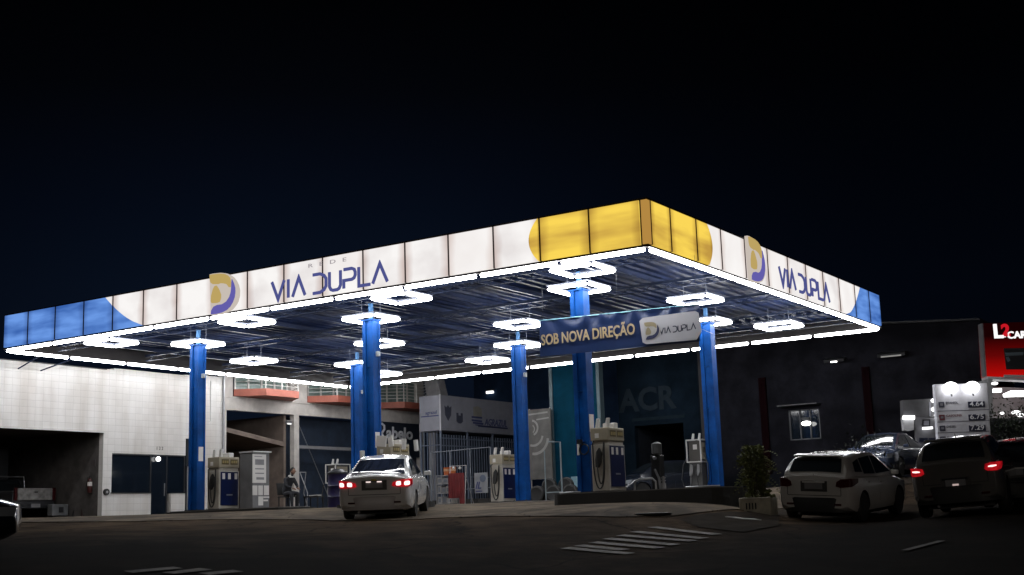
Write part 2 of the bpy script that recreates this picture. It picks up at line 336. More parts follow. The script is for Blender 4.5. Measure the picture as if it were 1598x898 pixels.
# roof deck: trapezoidal sheet, ribs along Y
mb = MB(); x = -LA + .12; pr = []
while x < -.15:
    pr += [(a, c) for a, c in ((x, 6.16), (x + .10, 6.16), (x + .14, 6.22), (x + .34, 6.22)) if a < -.13]; x += .38
pr.append((-.12, 6.16)); n = len(pr)
mb.v = [(a, y, z + .006 * math.sin(a * 3)) for y in (.12, LB / 2, LB - .12) for a, z in pr]
mb.f = [(j * n + i, j * n + i + 1, (j + 1) * n + i + 1, (j + 1) * n + i) for j in range(2) for i in range(n - 1)]; mb.mi = [0] * len(mb.f)
mb.build('roof_sheet', M_deck, can)
MB().box(-LA + .1, -.1, .1, LB - .1, 6.5, 6.56).build('roof_top', M_dark, can)
for k in range(13):          # purlins, along Y
    xx = -LA + 1.0 + k * (LA - 2.0) / 12
    b = MB().box(xx - .035, xx + .035, .15, LB - .15, 6.02, 6.028); b.box(xx - .004, xx + .004, .15, LB - .15, 6.029, 6.15); b.box(xx - .035, xx + .035, .15, LB - .15, 6.145, 6.153)
    b.build('purlin', M_steel, can)
for yy in (2.08, 6.05, 10.03, 14.0, 16.8):   # lattice beams along X
    b = MB().box(-LA + .15, -.15, yy - .05, yy + .05, 5.94, 5.99)
    b.box(-LA + .15, -.15, yy - .05, yy + .05, 5.999, 6.018)
    xx = -LA + .3
    while xx < -1:
        b.tube([(xx, yy, 5.80), (xx + .35, yy, 5.96)], .012, 5); b.tube([(xx + .35, yy, 5.96), (xx + .7, yy, 5.80)], .012, 5); xx += .7
    b.box(-LA + .15, -.15, yy - .03, yy + .03, 5.775, 5.80)
    b.build('lattice_beam', mat('beam_steel', (.014, .022, .05), .5, .0, dirt=.3, spec=.1), can)
# fascia carcass
b = MB()
b.box(-LA - .02, .02, -.0, .10, ZT, ZT + .04); b.box(-LA - .02, .02, LB - .10, LB + .02, ZT, ZT + .04); b.box(-.10, .02, .10, LB - .1, ZT + .002, ZT + .042); b.box(-LA - .02, -LA + .1, .10, LB - .1, ZT + .002, ZT + .042)
b.box(-LA, 0, .03, .09, ZB, ZT); b.box(-.09, -.03, .09, LB - .09, ZB, ZT); b.box(-LA, 0, LB - .09, LB, ZB, ZT); b.box(-LA, -LA + .06, .09, LB - .09, ZB, ZT)
b.box(-LA - .01, .01, -.012, .10, ZB - .05, ZB - .003); b.box(-.10, .012, .10, LB - .1, ZB - .048, ZB - .004)
b.box(-LA - .01, .01, LB - .10, LB + .01, ZB - .05, ZB - .003); b.box(-LA - .01, -LA + .1, .10, LB - .1, ZB - .048, ZB - .004)
b.build('fascia_frame', mat('fascia_frame', (.035, .03, .03), .5, .3), can)
W_ = (.95, .925, .91)
def lightbox(name, col, s, edge, patchcol, scale, stretch, ew=.16):
    # backlit acrylic: patchy brightness plus the fall-off towards the rim of each panel
    m = glow(name, col, s, 1, scale, stretch, patchcol); t = m.node_tree; em = [q for q in t.nodes if q.type == 'EMISSION'][0]
    co = t.nodes.new('ShaderNodeTexCoord'); sx = t.nodes.new('ShaderNodeSeparateXYZ'); t.links.new(co.outputs['Generated'], sx.inputs[0])
    prev = None
    mxs = []
    for ax_ in ('X', 'Y'):
        a = t.nodes.new('ShaderNodeMath'); a.operation = 'SUBTRACT'; a.inputs[1].default_value = .5; t.links.new(sx.outputs[ax_], a.inputs[0])
        b_ = t.nodes.new('ShaderNodeMath'); b_.operation = 'ABSOLUTE'; t.links.new(a.outputs[0], b_.inputs[0]); mxs.append(b_)
    # the thin axis of a panel is always 0 or 1 (0.5 away), so use the smaller of the two distances
    mn = t.nodes.new('ShaderNodeMath'); mn.operation = 'MINIMUM'; t.links.new(mxs[0].outputs[0], mn.inputs[0]); t.links.new(mxs[1].outputs[0], mn.inputs[1])
    n = t.nodes.new('ShaderNodeTexNoise'); n.inputs['Scale'].default_value = 1.3; t.links.new(co.outputs['Object'], n.inputs['Vector'])
    ad = t.nodes.new('ShaderNodeMath'); ad.operation = 'MULTIPLY_ADD'; ad.inputs[1].default_value = .22; t.links.new(n.outputs['Fac'], ad.inputs[0]); t.links.new(mn.outputs[0], ad.inputs[2])
    r = t.nodes.new('ShaderNodeValToRGB'); r.color_ramp.elements[0].position = .44 ; r.color_ramp.elements[0].color = (1, 1, 1, 1); r.color_ramp.elements[1].position = .63; r.color_ramp.elements[1].color = (*edge, 1)
    t.links.new(ad.outputs[0], r.inputs[0])
    mx = t.nodes.new('ShaderNodeMix'); mx.data_type = 'RGBA'; mx.blend_type = 'MULTIPLY'; mx.inputs['Factor'].default_value = 1
    src = em.inputs[0].links[0].from_socket; t.links.new(src, mx.inputs[6]); t.links.new(r.outputs[0], mx.inputs[7]); t.links.new(mx.outputs[2], em.inputs[0])
    return m
G_w = lightbox('panel_white', W_, 1.0, (.70, .60, .57), (.80, .76, .75), .9, (1, 1, 1.3))
G_wr = lightbox('panel_white_clean', W_, 1.02, (.80, .72, .69), (.86, .82, .80), .6, (1, 1, 1))
G_y = lightbox('panel_yellow', (1.0, .70, .10), .97, (.62, .56, .6), (.56, .33, .06), .62, (.55, .55, 3.0))
G_b = lightbox('panel_blue', (.17, .37, .90), .88, (.6, .6, .65), (.045, .14, .48), .8, (.6, .6, 3.0))
G_be = glow('panel_blue_edge', (.05, .14, .42), .8)
fe = [24.6, 23.3, 21.88, 20.44, 19.03, 17.6, 16.1, 14.58, 13.12, 11.67, 10.2, 8.73, 7.27, 5.83, 4.4, 3.0, 1.57, .16]
re = [.16, 1.22, 2.72, 4.25, 5.85, 7.5, 9.08, 10.6, 12.12, 13.65, 15.23, 16.75, 18.0]
H = ZT - ZB
def fcurve(kind, t):         # colour boundary along the run as a function of height fraction t (0 bottom .. 1 top)
    if kind == 'blueF': return 17.45 + 1.95 * (t ** .62)                       # white lens over blue, front
    if kind == 'yelF': return 3.06 + .27 * (1 - (2 * t - 1) ** 2)
    if kind == 'yelR': return 3.42 + .27 * (1 - (2 * t - 1) ** 2)
    if kind == 'blueR': return 14.3 + 1.55 * (t ** .62)
def panel(s0, s1, side, m, f0=None, f1=None):
    """backlit panel between runs s0 and s1 (either may be a boundary curve of t)"""
    N = 14; b = MB(); vs = []
    for k in range(N + 1):
        t = k / N; a = f0(t) if f0 else s0; c = f1(t) if f1 else s1; z = ZB + .015 + t * (H - .03)
        a = min(max(a, s0), s1); c = min(max(c, s0), s1)
        if side == 'F': vs += [(-a, -.03, z), (-c, -.03, z), (-a, .029, z), (-c, .029, z)]
        else: vs += [(.03, a, z), (.03, c, z), (-.029, a, z), (-.029, c, z)]
    fs = []
    for k in range(N):
        i = 4 * k; j = i + 4; fs += [(i, i + 1, j + 1, j), (i + 2, j + 2, j + 3, i + 3), (i, j, j + 2, i + 2), (i + 1, i + 3, j + 3, j + 1)]
    fs += [(0, 2, 3, 1), (4 * N, 4 * N + 1, 4 * N + 3, 4 * N + 2)]
    b.add(vs, fs); return b.build('fascia_panel', m, can)
gap = .028
M_seam = mat('seam_brown', (.06, .035, .03), .6)
for a in fe[1:-1] + [.1425]: MB().box(-a - .014, -a + .014, -.045, .0295, ZB + .01, ZT - .004).build('seam_strip', M_seam, can)
for a in re[1:-1] + [.154]: MB().box(-.0295, .045, a - .014, a + .014, ZB + .01, ZT - .004).build('seam_strip', M_seam, can)
edges = sorted(fe)
for i in range(len(edges) - 1):
    a, c = edges[i] + gap, edges[i + 1] - gap
    if c <= 3.02: panel(a, c, 'F', G_y)
    elif a < 3.4 and c < 4.5:
        panel(a, c, 'F', G_y, None, lambda t: fcurve('yelF', t)); panel(a, c, 'F', G_w, lambda t: fcurve('yelF', t), None)
    elif c <= 17.65: panel(a, c, 'F', G_w if i % 3 else G_wr) if c < 17.4 else panel(a, c, 'F', G_w)
    elif a < 19.1 and c < 20: 
        panel(a, c, 'F', G_w, None, lambda t: fcurve('blueF', t)); panel(a, c, 'F', G_b, lambda t: fcurve('blueF', t), None)
    elif a < 19.2:
        panel(a, c, 'F', G_b, lambda t: fcurve('blueF', t), None)
        panel(a, c, 'F', G_w, None, lambda t: fcurve('blueF', t))
    else: panel(a, c, 'F', G_b)
MB().box(-.14, .03, -.03, .0, ZB + .02, ZT - .02).box(.0, .03, .001, .14, ZB + .02, ZT - .02).build('corner_post', glow('corner_yellow', (.50, .27, .06), .9), can)
for i in range(len(re) - 1):
    a, c = re[i] + gap, re[i + 1] - gap
    if c < 3: panel(a, c, 'R', G_y)
    elif a < 3.5: panel(a, c, 'R', G_y, None, lambda t: fcurve('yelR', t)); panel(a, c, 'R', G_wr, lambda t: fcurve('yelR', t), None)
    elif c < 14: panel(a, c, 'R', G_wr if i % 2 else G_w)
    elif a < 16: panel(a, c, 'R', G_wr, None, lambda t: fcurve('blueR', t)); panel(a, c, 'R', G_b, lambda t: fcurve('blueR', t), None)
    else: panel(a, c, 'R', G_b)
# columns
M_box_w = mat('junction_box', (.4, .42, .44), .5)
for cx in (-3.13, -10.2, -17.4):
    for cy in (2.08, 10.03):
        b = MB()
        b.box(cx - .20, cx - .075, cy - .17, cy + .17, 0.0, 5.25); b.box(cx + .075, cx + .20, cy - .17, cy + .17, 0.0, 5.25); b.box(cx - .074, cx + .074, cy - .13, cy + .13, 0.0, 5.24)
        b.box(cx - .23, cx + .23, cy - .20, cy + .20, 5.251, 5.29)
        for zz in (1.3, 2.6, 3.9): b.box(cx - .203, cx + .203, cy - .173, cy + .173, zz, zz + .012)
        col = b.build('column', M_blue, can, bevel=.012)
        n_ = MB().box(cx - .05, cx + .05, cy - .05, cy + .05, 5.29, 5.78)
        n_.build('column_neck', mat('neck_steel', (.05, .14, .30), .4, .4), col)
        MB().box(cx - .27, cx + .27, cy - .24, cy + .24, 0.001, .03).build('base_plate', M_dark, col)
        for sx_ in (-.235, .235):
            for sy_ in (-.205, .205): MB().tube([(cx + sx_, cy + sy_, .03), (cx + sx_, cy + sy_, .06)], .018, 6).build('bolt', M_dark, col)
        if cx != -3.13: MB().box(cx + .201, cx + .29, cy - .05, cy + .05, 4.2, 4.34).build('junction_box', M_box_w, col); MB().tube([(cx + .22, cy + .08, .9), (cx + .22, cy + .08, 5.2)], .012, 6).build('conduit', M_blue, col)
        if cy < 5: MB().box(cx + .201, cx + .212, cy - .12, cy + .1, 1.55, 2.0).build('notice', M_paper, col)
# emblem and name on the fascia (outline measured on the front one, the same shape repeated)
def zp(pts): return [(320 + x * .11138, 400 + y * .11136) for x, y in pts]
def plan(pts):
    out = []
    for x, y in zp(pts): q = PY(x, y, -.06); out.append((float(q[0]) + 14.62, float(q[2]) - ZB))
    return out
L_case = plan([(85,262),(130,250),(240,238),(310,245),(355,265),(400,295),(440,345),(470,410),(485,480),(482,560),(460,640),(430,690),(385,745),(330,780),(270,812),(103,830)])
L_cap = plan([(95,272),(130,262),(240,250),(305,256),(345,275),(378,310),(390,370),(385,440),(365,440),(335,400),(290,388),(240,385),(210,398),(140,398),(112,380),(100,345)])
L_leaf = plan([(190,418),(222,470),(250,540),(250,590),(232,645),(190,662),(125,664),(112,640),(118,560),(142,470),(165,425)])
L_cres = plan([(405,330),(432,390),(448,450),(450,510),(440,580),(415,650),(380,710),(330,760),(260,795),(180,815),(112,822),(118,770),(150,715),(200,690),(270,680),(330,640),(370,580),(390,520),(398,460),(400,400)])
G_gold = glow('emblem_gold', (.50, .36, .12), 1.0); G_case = glow('emblem_case', (.60, .53, .47), .95); G_viol = glow('emblem_violet', (.13, .115, .42), .95)
def emblem(parent, fn, mats=(G_case, G_gold, G_viol), th=.09, steps=(.02,)):
    st = th * .35
    c = MB().prism(L_case, lambda a, b, d: fn(a, b, d), th).build('emblem', mats[0], parent)
    MB().prism(L_cap, lambda a, b, d: fn(a, b, th + .003 + d), st).build('emblem_cap', mats[1], c)
    MB().prism(L_leaf, lambda a, b, d: fn(a, b, th + .003 + d), st).build('emblem_leaf', mats[1], c)
    MB().prism(L_cres, lambda a, b, d: fn(a, b, th + .003 + d), st).build('emblem_crescent', mats[2], c)
emblem(can, lambda a, b, d: (-14.62 + a, -.035 - d, ZB + b))
emblem(can, lambda a, b, d: (.035 + d, 5.86 + a * 1.0, ZB + b))
def stroke(b, pts, wd, fn, th):
    n = len(pts); Lp = []; Rp = []
    for i in range(n):
        p0 = Vector(pts[max(i - 1, 0)]); p1 = Vector(pts[i]); p2 = Vector(pts[min(i + 1, n - 1)])
        d1 = (p1 - p0).normalized() if i else (p2 - p1).normalized(); d2 = (p2 - p1).normalized() if i < n - 1 else d1
        m = (d1 + d2); m = m.normalized() if m.length > .1 else d1
        nn = Vector((-m.y, m.x)); k = wd / 2 / max(.35, nn.dot(Vector((-d1.y, d1.x))))
        Lp.append(p1 + nn * k); Rp.append(p1 - nn * k)
    for i in range(n - 1): b.prism([tuple(Lp[i]), tuple(Lp[i + 1]), tuple(Rp[i + 1]), tuple(Rp[i])], fn, th)
LET = {'V': (0, .113, [[(0, 1), (.5, 0), (1, 1)]]), 'I': (.150, .150, [[(0, 1), (0, 0)]]), 'A': (.188, .30, [[(0, 0), (.5, 1), (1, 0)]]),
       'D': (.37, .485, [[(0, 1), (.55, 1), (.85, .88), (1, .7), (1, .3), (.85, .12), (.55, 0), (0, 0)]]),
       'U': (.515, .61, [[(0, 1), (0, .22), (.12, .06), (.3, 0), (.7, 0), (.88, .06), (1, .22), (1, 1)]]),
       'P': (.638, .735, [[(0, 1), (.7, 1), (.92, .93), (1, .78), (1, .62), (.9, .48), (.7, .42), (0, .42), (0, 0)]]),
       'L': (.765, .86, [[(0, 1), (0, 0), (1, 0)]]), 'Z': (.88, 1.0, [[(0, 0), (.5, 1), (1, 0)]])}
def wordmark(name, parent, fn, Wd, Hh, wd, th, m):
    for k, (x0, x1, sts) in LET.items():
        b = MB()
        for st in sts: stroke(b, [((x0 + (x1 - x0) * a) * Wd, wd / 2 + c * (Hh - wd)) for a, c in st], wd, fn, th)
        b.build(name, m, parent)
M_let = glow('letter_violet', (.075, .085, .26), 1.0)
wordmark('letter', can, lambda a, b, d: (-12.12 + a, -.034 - d, ZB + .08 + b), 4.25, .62, .088, .03, M_let)
wordmark('letter', can, lambda a, b, d: (.034 + d, 8.32 + a, ZB + .13 + b), 4.25, .62, .088, .03, M_let)
text('small_lettering', 'REDE', .11, glow('letter_faint', (.33, .30, .32), 1), can, (-10.72, -.034, ZB + .89), (1, 0, 0), (0, 0, 1), .01, spacing=2.4, width=1.4)
# perimeter light tubes
def seg(a, b, n, r=.05, parent=can, name='light_tube'):
    a = Vector(a); b = Vector(b); d = (b - a) / n; u = d.normalized()
    for k in range(n):
        MB().tube([a + d * k + u * .11, a + d * (k + 1) - u * .11], r, 10, rounded=True).build(name, M_tube, parent, smooth=True)
zt = ZB - .10
seg((-LA + .05, .05, zt), (-.05, .05, zt), 10); seg((-.05, .12, zt), (-.05, LB - .12, zt), 7)
seg((-LA + .05, LB - .05, zt), (-.05, LB - .05, zt), 10); seg((-LA + .05, .12, zt), (-LA + .05, LB - .12, zt), 7)
for y_, dz_ in ((1.6, .35), (3.0, -.1)): MB().tube([(-LA + .02, y_, ZB - .04), (-26.49, y_ + dz_, 5.35)], .025, 6).build('tie_rod', M_steel, can)
# square ring lamps
def ring(x, y, z, label, side=1.16):
    t = thing('ring_lamp', label, 'ceiling lamp', (x, y, z), 0, 'square ring lamps under the canopy')
    return t
proto = ring(-2.23, .72, 5.49, 'square ring lamp nearest the yellow canopy corner')
h = .61
for a, b in (((-h, -h), (h, -h)), ((h, -h), (h, h)), ((h, h), (-h, h)), ((-h, h), (-h, -h))):
    A = Vector((*a, 0)); B = Vector((*b, 0)); u = (B - A).normalized()
    MB().tube([A + u * .075, B - u * .075], .040, 10, rounded=True).build('tube', M_tube, proto, local=True, smooth=True)
fr = MB()
for s in (-1, 1):
    fr.box(-h - .02, h + .02, s * h - .02, s * h + .02, .075, .1); fr.box(s * h - .02, s * h + .02, -h + .021, h - .021, .076, .101)
for a in (-.35, .35): fr.tube([(a, .0, .09), (a, 0, .62)], .008, 6)
fr.box(-.37, .37, -.02, .02, .102, .125); fr.box(-.02, .02, -h, h, .103, .124)
fr.build('frame', mat('lamp_frame', (.08, .09, .12), .5), proto, local=True)
spots = [(-8.0, .72, 5.49, 'square ring lamp under the lettering stretch of the front fascia'), (-13.88, .72, 5.49, 'square ring lamp just right of the front emblem, under the fascia'), (-19.96, .72, 5.49, 'square ring lamp under the blue panels at the left end of the front'),
 (-1.7, 6.2, 5.36, 'square ring lamp above the right end of the blue banner'), (-7.76, 6.4, 5.36, 'square ring lamp just left of the top of the banner'), (-13.47, 6.5, 5.36, 'square ring lamp right behind the middle front column'), (-19.46, 6.7, 5.36, 'square ring lamp in the middle row near the white tiled wall'),
 (-1.8, 12.8, 5.36, 'square ring lamp near the far right blue corner'), (-7.5, 12.9, 5.36, 'square ring lamp half hidden behind the banner in the back row'), (-13.5, 13.0, 5.36, 'square ring lamp in the back row left of the middle rear column'), (-19.0, 13.4, 5.36, 'square ring lamp at the back left corner beyond both twin columns'),
 (-3.13, 2.08, 5.31, 'square ring lamp round the top of the column behind the banner'), (-10.2, 2.08, 5.31, 'square ring lamp round the top of the tall column behind the white sedan'), (-17.4, 2.08, 5.31, 'square ring lamp round the top of the leftmost front column'),
 (-3.13, 10.03, 5.31, 'square ring lamp round the top of the rightmost rear column'), (-10.2, 10.03, 5.31, 'square ring lamp round the top of the rear column left of the banner'), (-17.4, 10.03, 5.31, 'square ring lamp round the top of the rear left column, half hidden')]
for x, y, z, lb in spots: copy_tree(proto, Matrix.Translation((x, y, z)), lb)

# banner on ropes below the canopy front
BN0 = Vector(PY(842, 501, 1.25)); beta = math.radians(8)
bd = Vector((math.cos(beta), math.sin(beta), 0)); bn = Vector((bd.y, -bd.x, 0))
def onb(x, y):                     # sight line cut with the banner plane -> (along, height)
    d = Vector(_ray(x, y)); E_ = Vector(EYE); t = (BN0 - E_).dot(bn) / d.dot(bn); q = E_ + d * t; return (q - BN0).dot(bd), q.z
ban = thing('banner', 'dark blue banner reading SOB NOVA DIREÇÃO hung below the canopy', 'banner', BN0)
tl, tr, bl, br = onb(842, 501), onb(1092, 475), onb(843, 557), onb(1092, 533)
def bpt(u, v, off=0.): # u along 0..1, v 0 bottom..1 top
    a0 = tl[0] * v + bl[0] * (1 - v); a1 = tr[0] * v + br[0] * (1 - v); zb_ = bl[1] + (br[1] - bl[1]) * u; zt_ = tl[1] + (tr[1] - tl[1]) * u
    a = a0 + (a1 - a0) * u; z = zb_ + (zt_ - zb_) * v
    q = BN0 + bd * a; return Vector((q.x, q.y, z)) + bn * off
def fold(u, v): 
    s = 0
    for c, wv in ((.22, 1), (.45, .8), (.72, 1.0), (.93, .7)):
        s += wv * math.sin(14 * math.hypot((u - c) * 4.5, (1.15 - v) * .95) + c * 9) * math.exp(-((u - c) * 4.5) ** 2 / 1.2)
    return .05 * s * max(0, v - .35) + .012 * math.sin(u * 17 + v * 3)
nu, nv = 120, 26; b = MB(); 
vs = [bpt(i / nu, j / nv, fold(i / nu, j / nv)) for j in range(nv + 1) for i in range(nu + 1)]
vs2 = [q - bn * .006 for q in vs]; K = len(vs)
fs = [(j * (nu + 1) + i, j * (nu + 1) + i + 1, (j + 1) * (nu + 1) + i + 1, (j + 1) * (nu + 1) + i) for j in range(nv) for i in range(nu)]
b.add(vs + vs2, fs + [tuple(K + q for q in f[::-1]) for f in fs]); b.build('cloth', mat('banner_blue', (.014, .032, .105), .38, var=.1), ban, smooth=True)
b = MB().tube([bpt(-.004, 1, 0), bpt(.5, 1.0, 0), bpt(1.004, 1, 0)], .016, 6); b.build('top_pole', mat('cyan_pole', (.25, .5, .62), .35), ban)
for u_ in (.02, .5, .98): MB().tube([bpt(u_, 1, 0), bpt(u_, 1, 0) + Vector((0, .05, 5.72 - bpt(u_, 1, 0).z))], .004, 5).build('rope', M_dark, ban)
MB().tube([bpt(1.0, .35, 0), (-3.13 + .3, 9.8, 4.9)], .006, 5).build('rope', M_dark, ban)
M_cr = mat('banner_cream', (.46, .35, .20), .6, var=.05)
p0 = onb(846, 539); p1 = onb(992, 521)
O_ = BN0 + bd * p0[0]; O_.z = p0[1]; E2 = BN0 + bd * p1[0]; E2.z = p1[1]
axd = (E2 - O_); wd_ = axd.length; axn = axd.normalized(); upn = Vector((0, 0, 1))
text('lettering', 'SOB NOVA DIREÇÃO', .27, M_cr, ban, O_ + bn * .05 - Vector((0, 0, .01)), axn, upn, .008, bold=.022, width=wd_)
pl = [onb(*q) for q in ((999,502),(1004,497),(1086,486),(1091,489),(1096,518),(1088,531),(1010,538),(1004,535))]
def bw(a, z, d): q = BN0 + bd * a + bn * (.05 + d); return Vector((q.x, q.y, z))
plate = MB().prism(pl, bw, .012).build('white_tag', mat('tag_white', (.48, .48, .52), .5, var=.04), ban)
q0 = onb(1007, 531)
emb_m = (mat('tag_pale', (.44, .43, .42), .5), mat('tag_gold', (.30, .25, .15), .5), mat('tag_navy', (.03, .035, .09), .5))
sc_ = .36
slope = (onb(1086, 516)[1] - onb(1030, 524)[1]) / (onb(1086, 516)[0] - onb(1030, 524)[0])
emblem(plate, lambda a, b, d: bw(q0[0] + a * sc_, q0[1] + b * sc_ + slope * a * sc_, .014 + d), emb_m, .006)
q1 = onb(1031, 523); ww = onb(1087, 516)[0] - q1[0]
wordmark('letter', plate, lambda a, b, d: bw(q1[0] + a, q1[1] + b + slope * a, .014 + d), ww, .17, .026, .004, mat('tag_ink', (.03, .035, .06), .5))
# ------------------------------------------------------------------ station building on the left, face at X = BX
BX = -26.5
def tile_mat():
    m = bpy.data.materials.new('white_tile'); m.use_nodes = True; t = m.node_tree; b = t.nodes['Principled BSDF']
    co = t.nodes.new('ShaderNodeTexCoord'); sx = t.nodes.new('ShaderNodeSeparateXYZ'); cb = t.nodes.new('ShaderNodeCombineXYZ')
    t.links.new(co.outputs['Object'], sx.inputs[0]); t.links.new(sx.outputs['Y'], cb.inputs[0]); t.links.new(sx.outputs['Z'], cb.inputs[1])
    br = t.nodes.new('ShaderNodeTexBrick'); br.offset = 0; br.inputs['Scale'].default_value = 1
    br.inputs['Brick Width'].default_value = .33; br.inputs['Row Height'].default_value = .25; br.inputs['Mortar Size'].default_value = .006
    br.inputs['Color1'].default_value = (.68, .665, .65, 1); br.inputs['Color2'].default_value = (.64, .625, .61, 1); br.inputs['Mortar'].default_value = (.50, .485, .475, 1)
    t.links.new(cb.outputs[0], br.inputs['Vector'])
    n = t.nodes.new('ShaderNodeTexNoise'); n.inputs['Scale'].default_value = .8; n.inputs['Detail'].default_value = 8
    mp = t.nodes.new('ShaderNodeMapping'); mp.inputs['Scale'].default_value = (1, 1.6, .35); t.links.new(co.outputs['Object'], mp.inputs[0]); t.links.new(mp.outputs[0], n.inputs['Vector'])
    r = t.nodes.new('ShaderNodeValToRGB'); r.color_ramp.elements[0].position = .3; r.color_ramp.elements[0].color = (.78, .75, .72, 1); r.color_ramp.elements[1].position = .6; r.color_ramp.elements[1].color = (1, 1, 1, 1)
    t.links.new(n.outputs['Fac'], r.inputs[0])
    mx = t.nodes.new('ShaderNodeMix'); mx.data_type = 'RGBA'; mx.blend_type = 'MULTIPLY'; mx.inputs['Factor'].default_value = 1
    t.links.new(br.outputs['Color'], mx.inputs[6]); t.links.new(r.outputs[0], mx.inputs[7]); t.links.new(mx.outputs[2], b.inputs['Base Color'])
    bp = t.nodes.new('ShaderNodeBump'); bp.inputs['Strength'].default_value = .35; bp.inputs['Distance'].default_value = .01
    t.links.new(br.outputs['Fac'], bp.inputs['Height']); bp.invert = True; t.links.new(bp.outputs[0], b.inputs['Normal'])
    b.inputs['Roughness'].default_value = .3; return m
M_tile = tile_mat()
M_plas = mat('cream_plaster', (.66, .62, .585), .8, var=.1, dirt=.25, bump=.15)
M_brown = mat('brown_plaster', (.20, .155, .13), .85, var=.15, dirt=.3)
M_terra = mat('terracotta_paint', (.42, .12, .08), .6, var=.1, dirt=.2)
M_darkwall = mat('dark_interior', (.020, .023, .030), .9, spec=.05, var=.2, dirt=.3)
M_bluewall = mat('dark_blue_paint', (.020, .034, .062), .7, var=.2, dirt=.3)
bld = thing('station_building', 'long white tiled station building with garage, office windows and red balconies', 'building', (BX, 9, 0))
b = MB()
x0 = BX - .25
b.box(x0, BX, -5, 5.83, 3.24, 5.62)            # above garage
b.box(x0, BX, 5.83, 6.25, -.2, 5.66)             # pier
b.box(x0, BX, 6.25, 9.97, 2.43, 5.72)          # above office band
b.box(x0, BX, 6.25, 8.2, -.2, .9); b.box(x0, BX, 9.23, 9.97, -.2, .9)
b.box(x0, BX, 9.97, 10.29, 3.14, 5.76); b.box(x0, BX, 10.29, 12.0, -.2, 5.8)
b.build('tiled_wall', M_tile, bld)
MB().box(x0 - 6, x0, -5, 12, 5.5, 5.6).box(x0 - .02, BX + .02, -5, 5.9, 5.625, 5.66).build('roof', M_dark, bld)
# garage interior
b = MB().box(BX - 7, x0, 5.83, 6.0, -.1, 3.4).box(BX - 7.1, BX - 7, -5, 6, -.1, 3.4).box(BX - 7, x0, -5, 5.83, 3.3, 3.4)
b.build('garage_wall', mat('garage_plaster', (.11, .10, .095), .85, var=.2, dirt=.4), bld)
MB().box(BX - .02, BX + .03, -5, 5.86, 3.19, 3.238).box(BX - .02, BX + .03, 5.80, 5.828, 0, 3.19).build('garage_frame', M_white, bld)
MB().box(BX - 4.6, BX - 4.5, 2.4, 4.9, 1.6, 2.9).build('dark_board', M_dark, bld)
# office glazing
fr = MB()
for y in (6.25, 8.2, 9.03, 9.97): fr.box(BX - .10, BX - .04, y - .025, y + .025, .9 if y < 8 else 0, 2.43)
fr.box(BX - .10, BX - .04, 6.25, 9.97, 2.38, 2.43); fr.box(BX - .10, BX + .05, 6.2, 8.2, .9, .93); fr.box(BX - .1, BX + .03, 9.23, 9.97, .9, .93)
win = fr.build('window', M_dark, bld)
M_ng = glass('night_glass', (.006, .010, .017), .06)
MB().box(BX - .08, BX - .07, 6.28, 8.17, .93, 2.38).build('pane', M_ng, win); MB().box(BX - .08, BX - .07, 9.05, 9.95, .93, 2.38).build('pane', M_ng, win)
dr = MB().box(BX - .09, BX - .05, 8.23, 9.0, .02, 2.38).build('door', M_ng, bld)
MB().box(BX - .05, BX - .02, 8.9, 8.93, .8, 1.3).build('handle', M_silver, dr)
MB().box(BX - .2, BX - .15, 9.99, 10.27, 2.0, 3.12).build('side_window', M_ng, bld)
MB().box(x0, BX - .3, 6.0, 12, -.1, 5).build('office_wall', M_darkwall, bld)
text('house_number', '122', .13, M_dark, bld, (BX + .004, 8.45, 2.62), (0, 1, 0), (0, 0, 1), .01, spacing=1.5)
lampM = glow('lamp_white', (1, 1, 1), 9)
wl = thing('wall_lamp', 'small round white lamp glowing at the top of the office door', 'lamp', (BX + .06, 8.47, 2.3))
MB().sphere((BX + .08, 8.47, 2.25), .10, 12).build('globe', glow('lamp_soft', (1, 1, .98), 3), wl, smooth=True)
MB().box(BX - .06, BX, 8.42, 8.52, 2.2, 2.3).build('bracket', M_silver, wl)
# conduit and low meter box
b = MB().tube([(BX + .02, 11.3, 5.6), (BX + .02, 11.3, 3.9), (BX + .02, 10.5, 3.88)], .018, 6).build('conduit', M_white, bld)
b = MB().box(BX, BX + .06, 10.35, 10.75, .15, 1.0).build('meter_box', M_white, bld)
# two-storey part with bays
b = MB()
b.box(x0, BX, 12.0, 12.24, -.1, 4.42); b.box(x0, BX, 16.42, 16.75, -.1, 4.42); b.box(x0, BX, 12.0, 26.2, 4.425, 4.95)
b.box(x0, BX, 25.8, 26.2, -.1, 4.42); b.box(x0, BX + .05, 12.0, 26.2, 4.952, 5.02)
b.box(x0, BX, 12.0, 12.6, 5.022, 7.2); b.box(x0, BX, 16.2, 17.3, 5.022, 7.2); b.box(x0, BX, 21.6, 22.4, 5.022, 7.2); b.box(x0, BX, 25.6, 26.2, 5.022, 7.2); b.box(x0, BX, 12.6, 25.6, 6.55, 7.2)
b.build('bay_wall', M_plas, bld)
MB().tube([(BX + .06, 12.02, -.1), (BX + .06, 12.02, 5.9)], .05, 8).build('drain_pipe', M_silver, bld)
MB().box(x0 - 6, BX + .2, 11.9, 26.3, 7.21, 7.35).build('upper_roof', M_dark, bld)
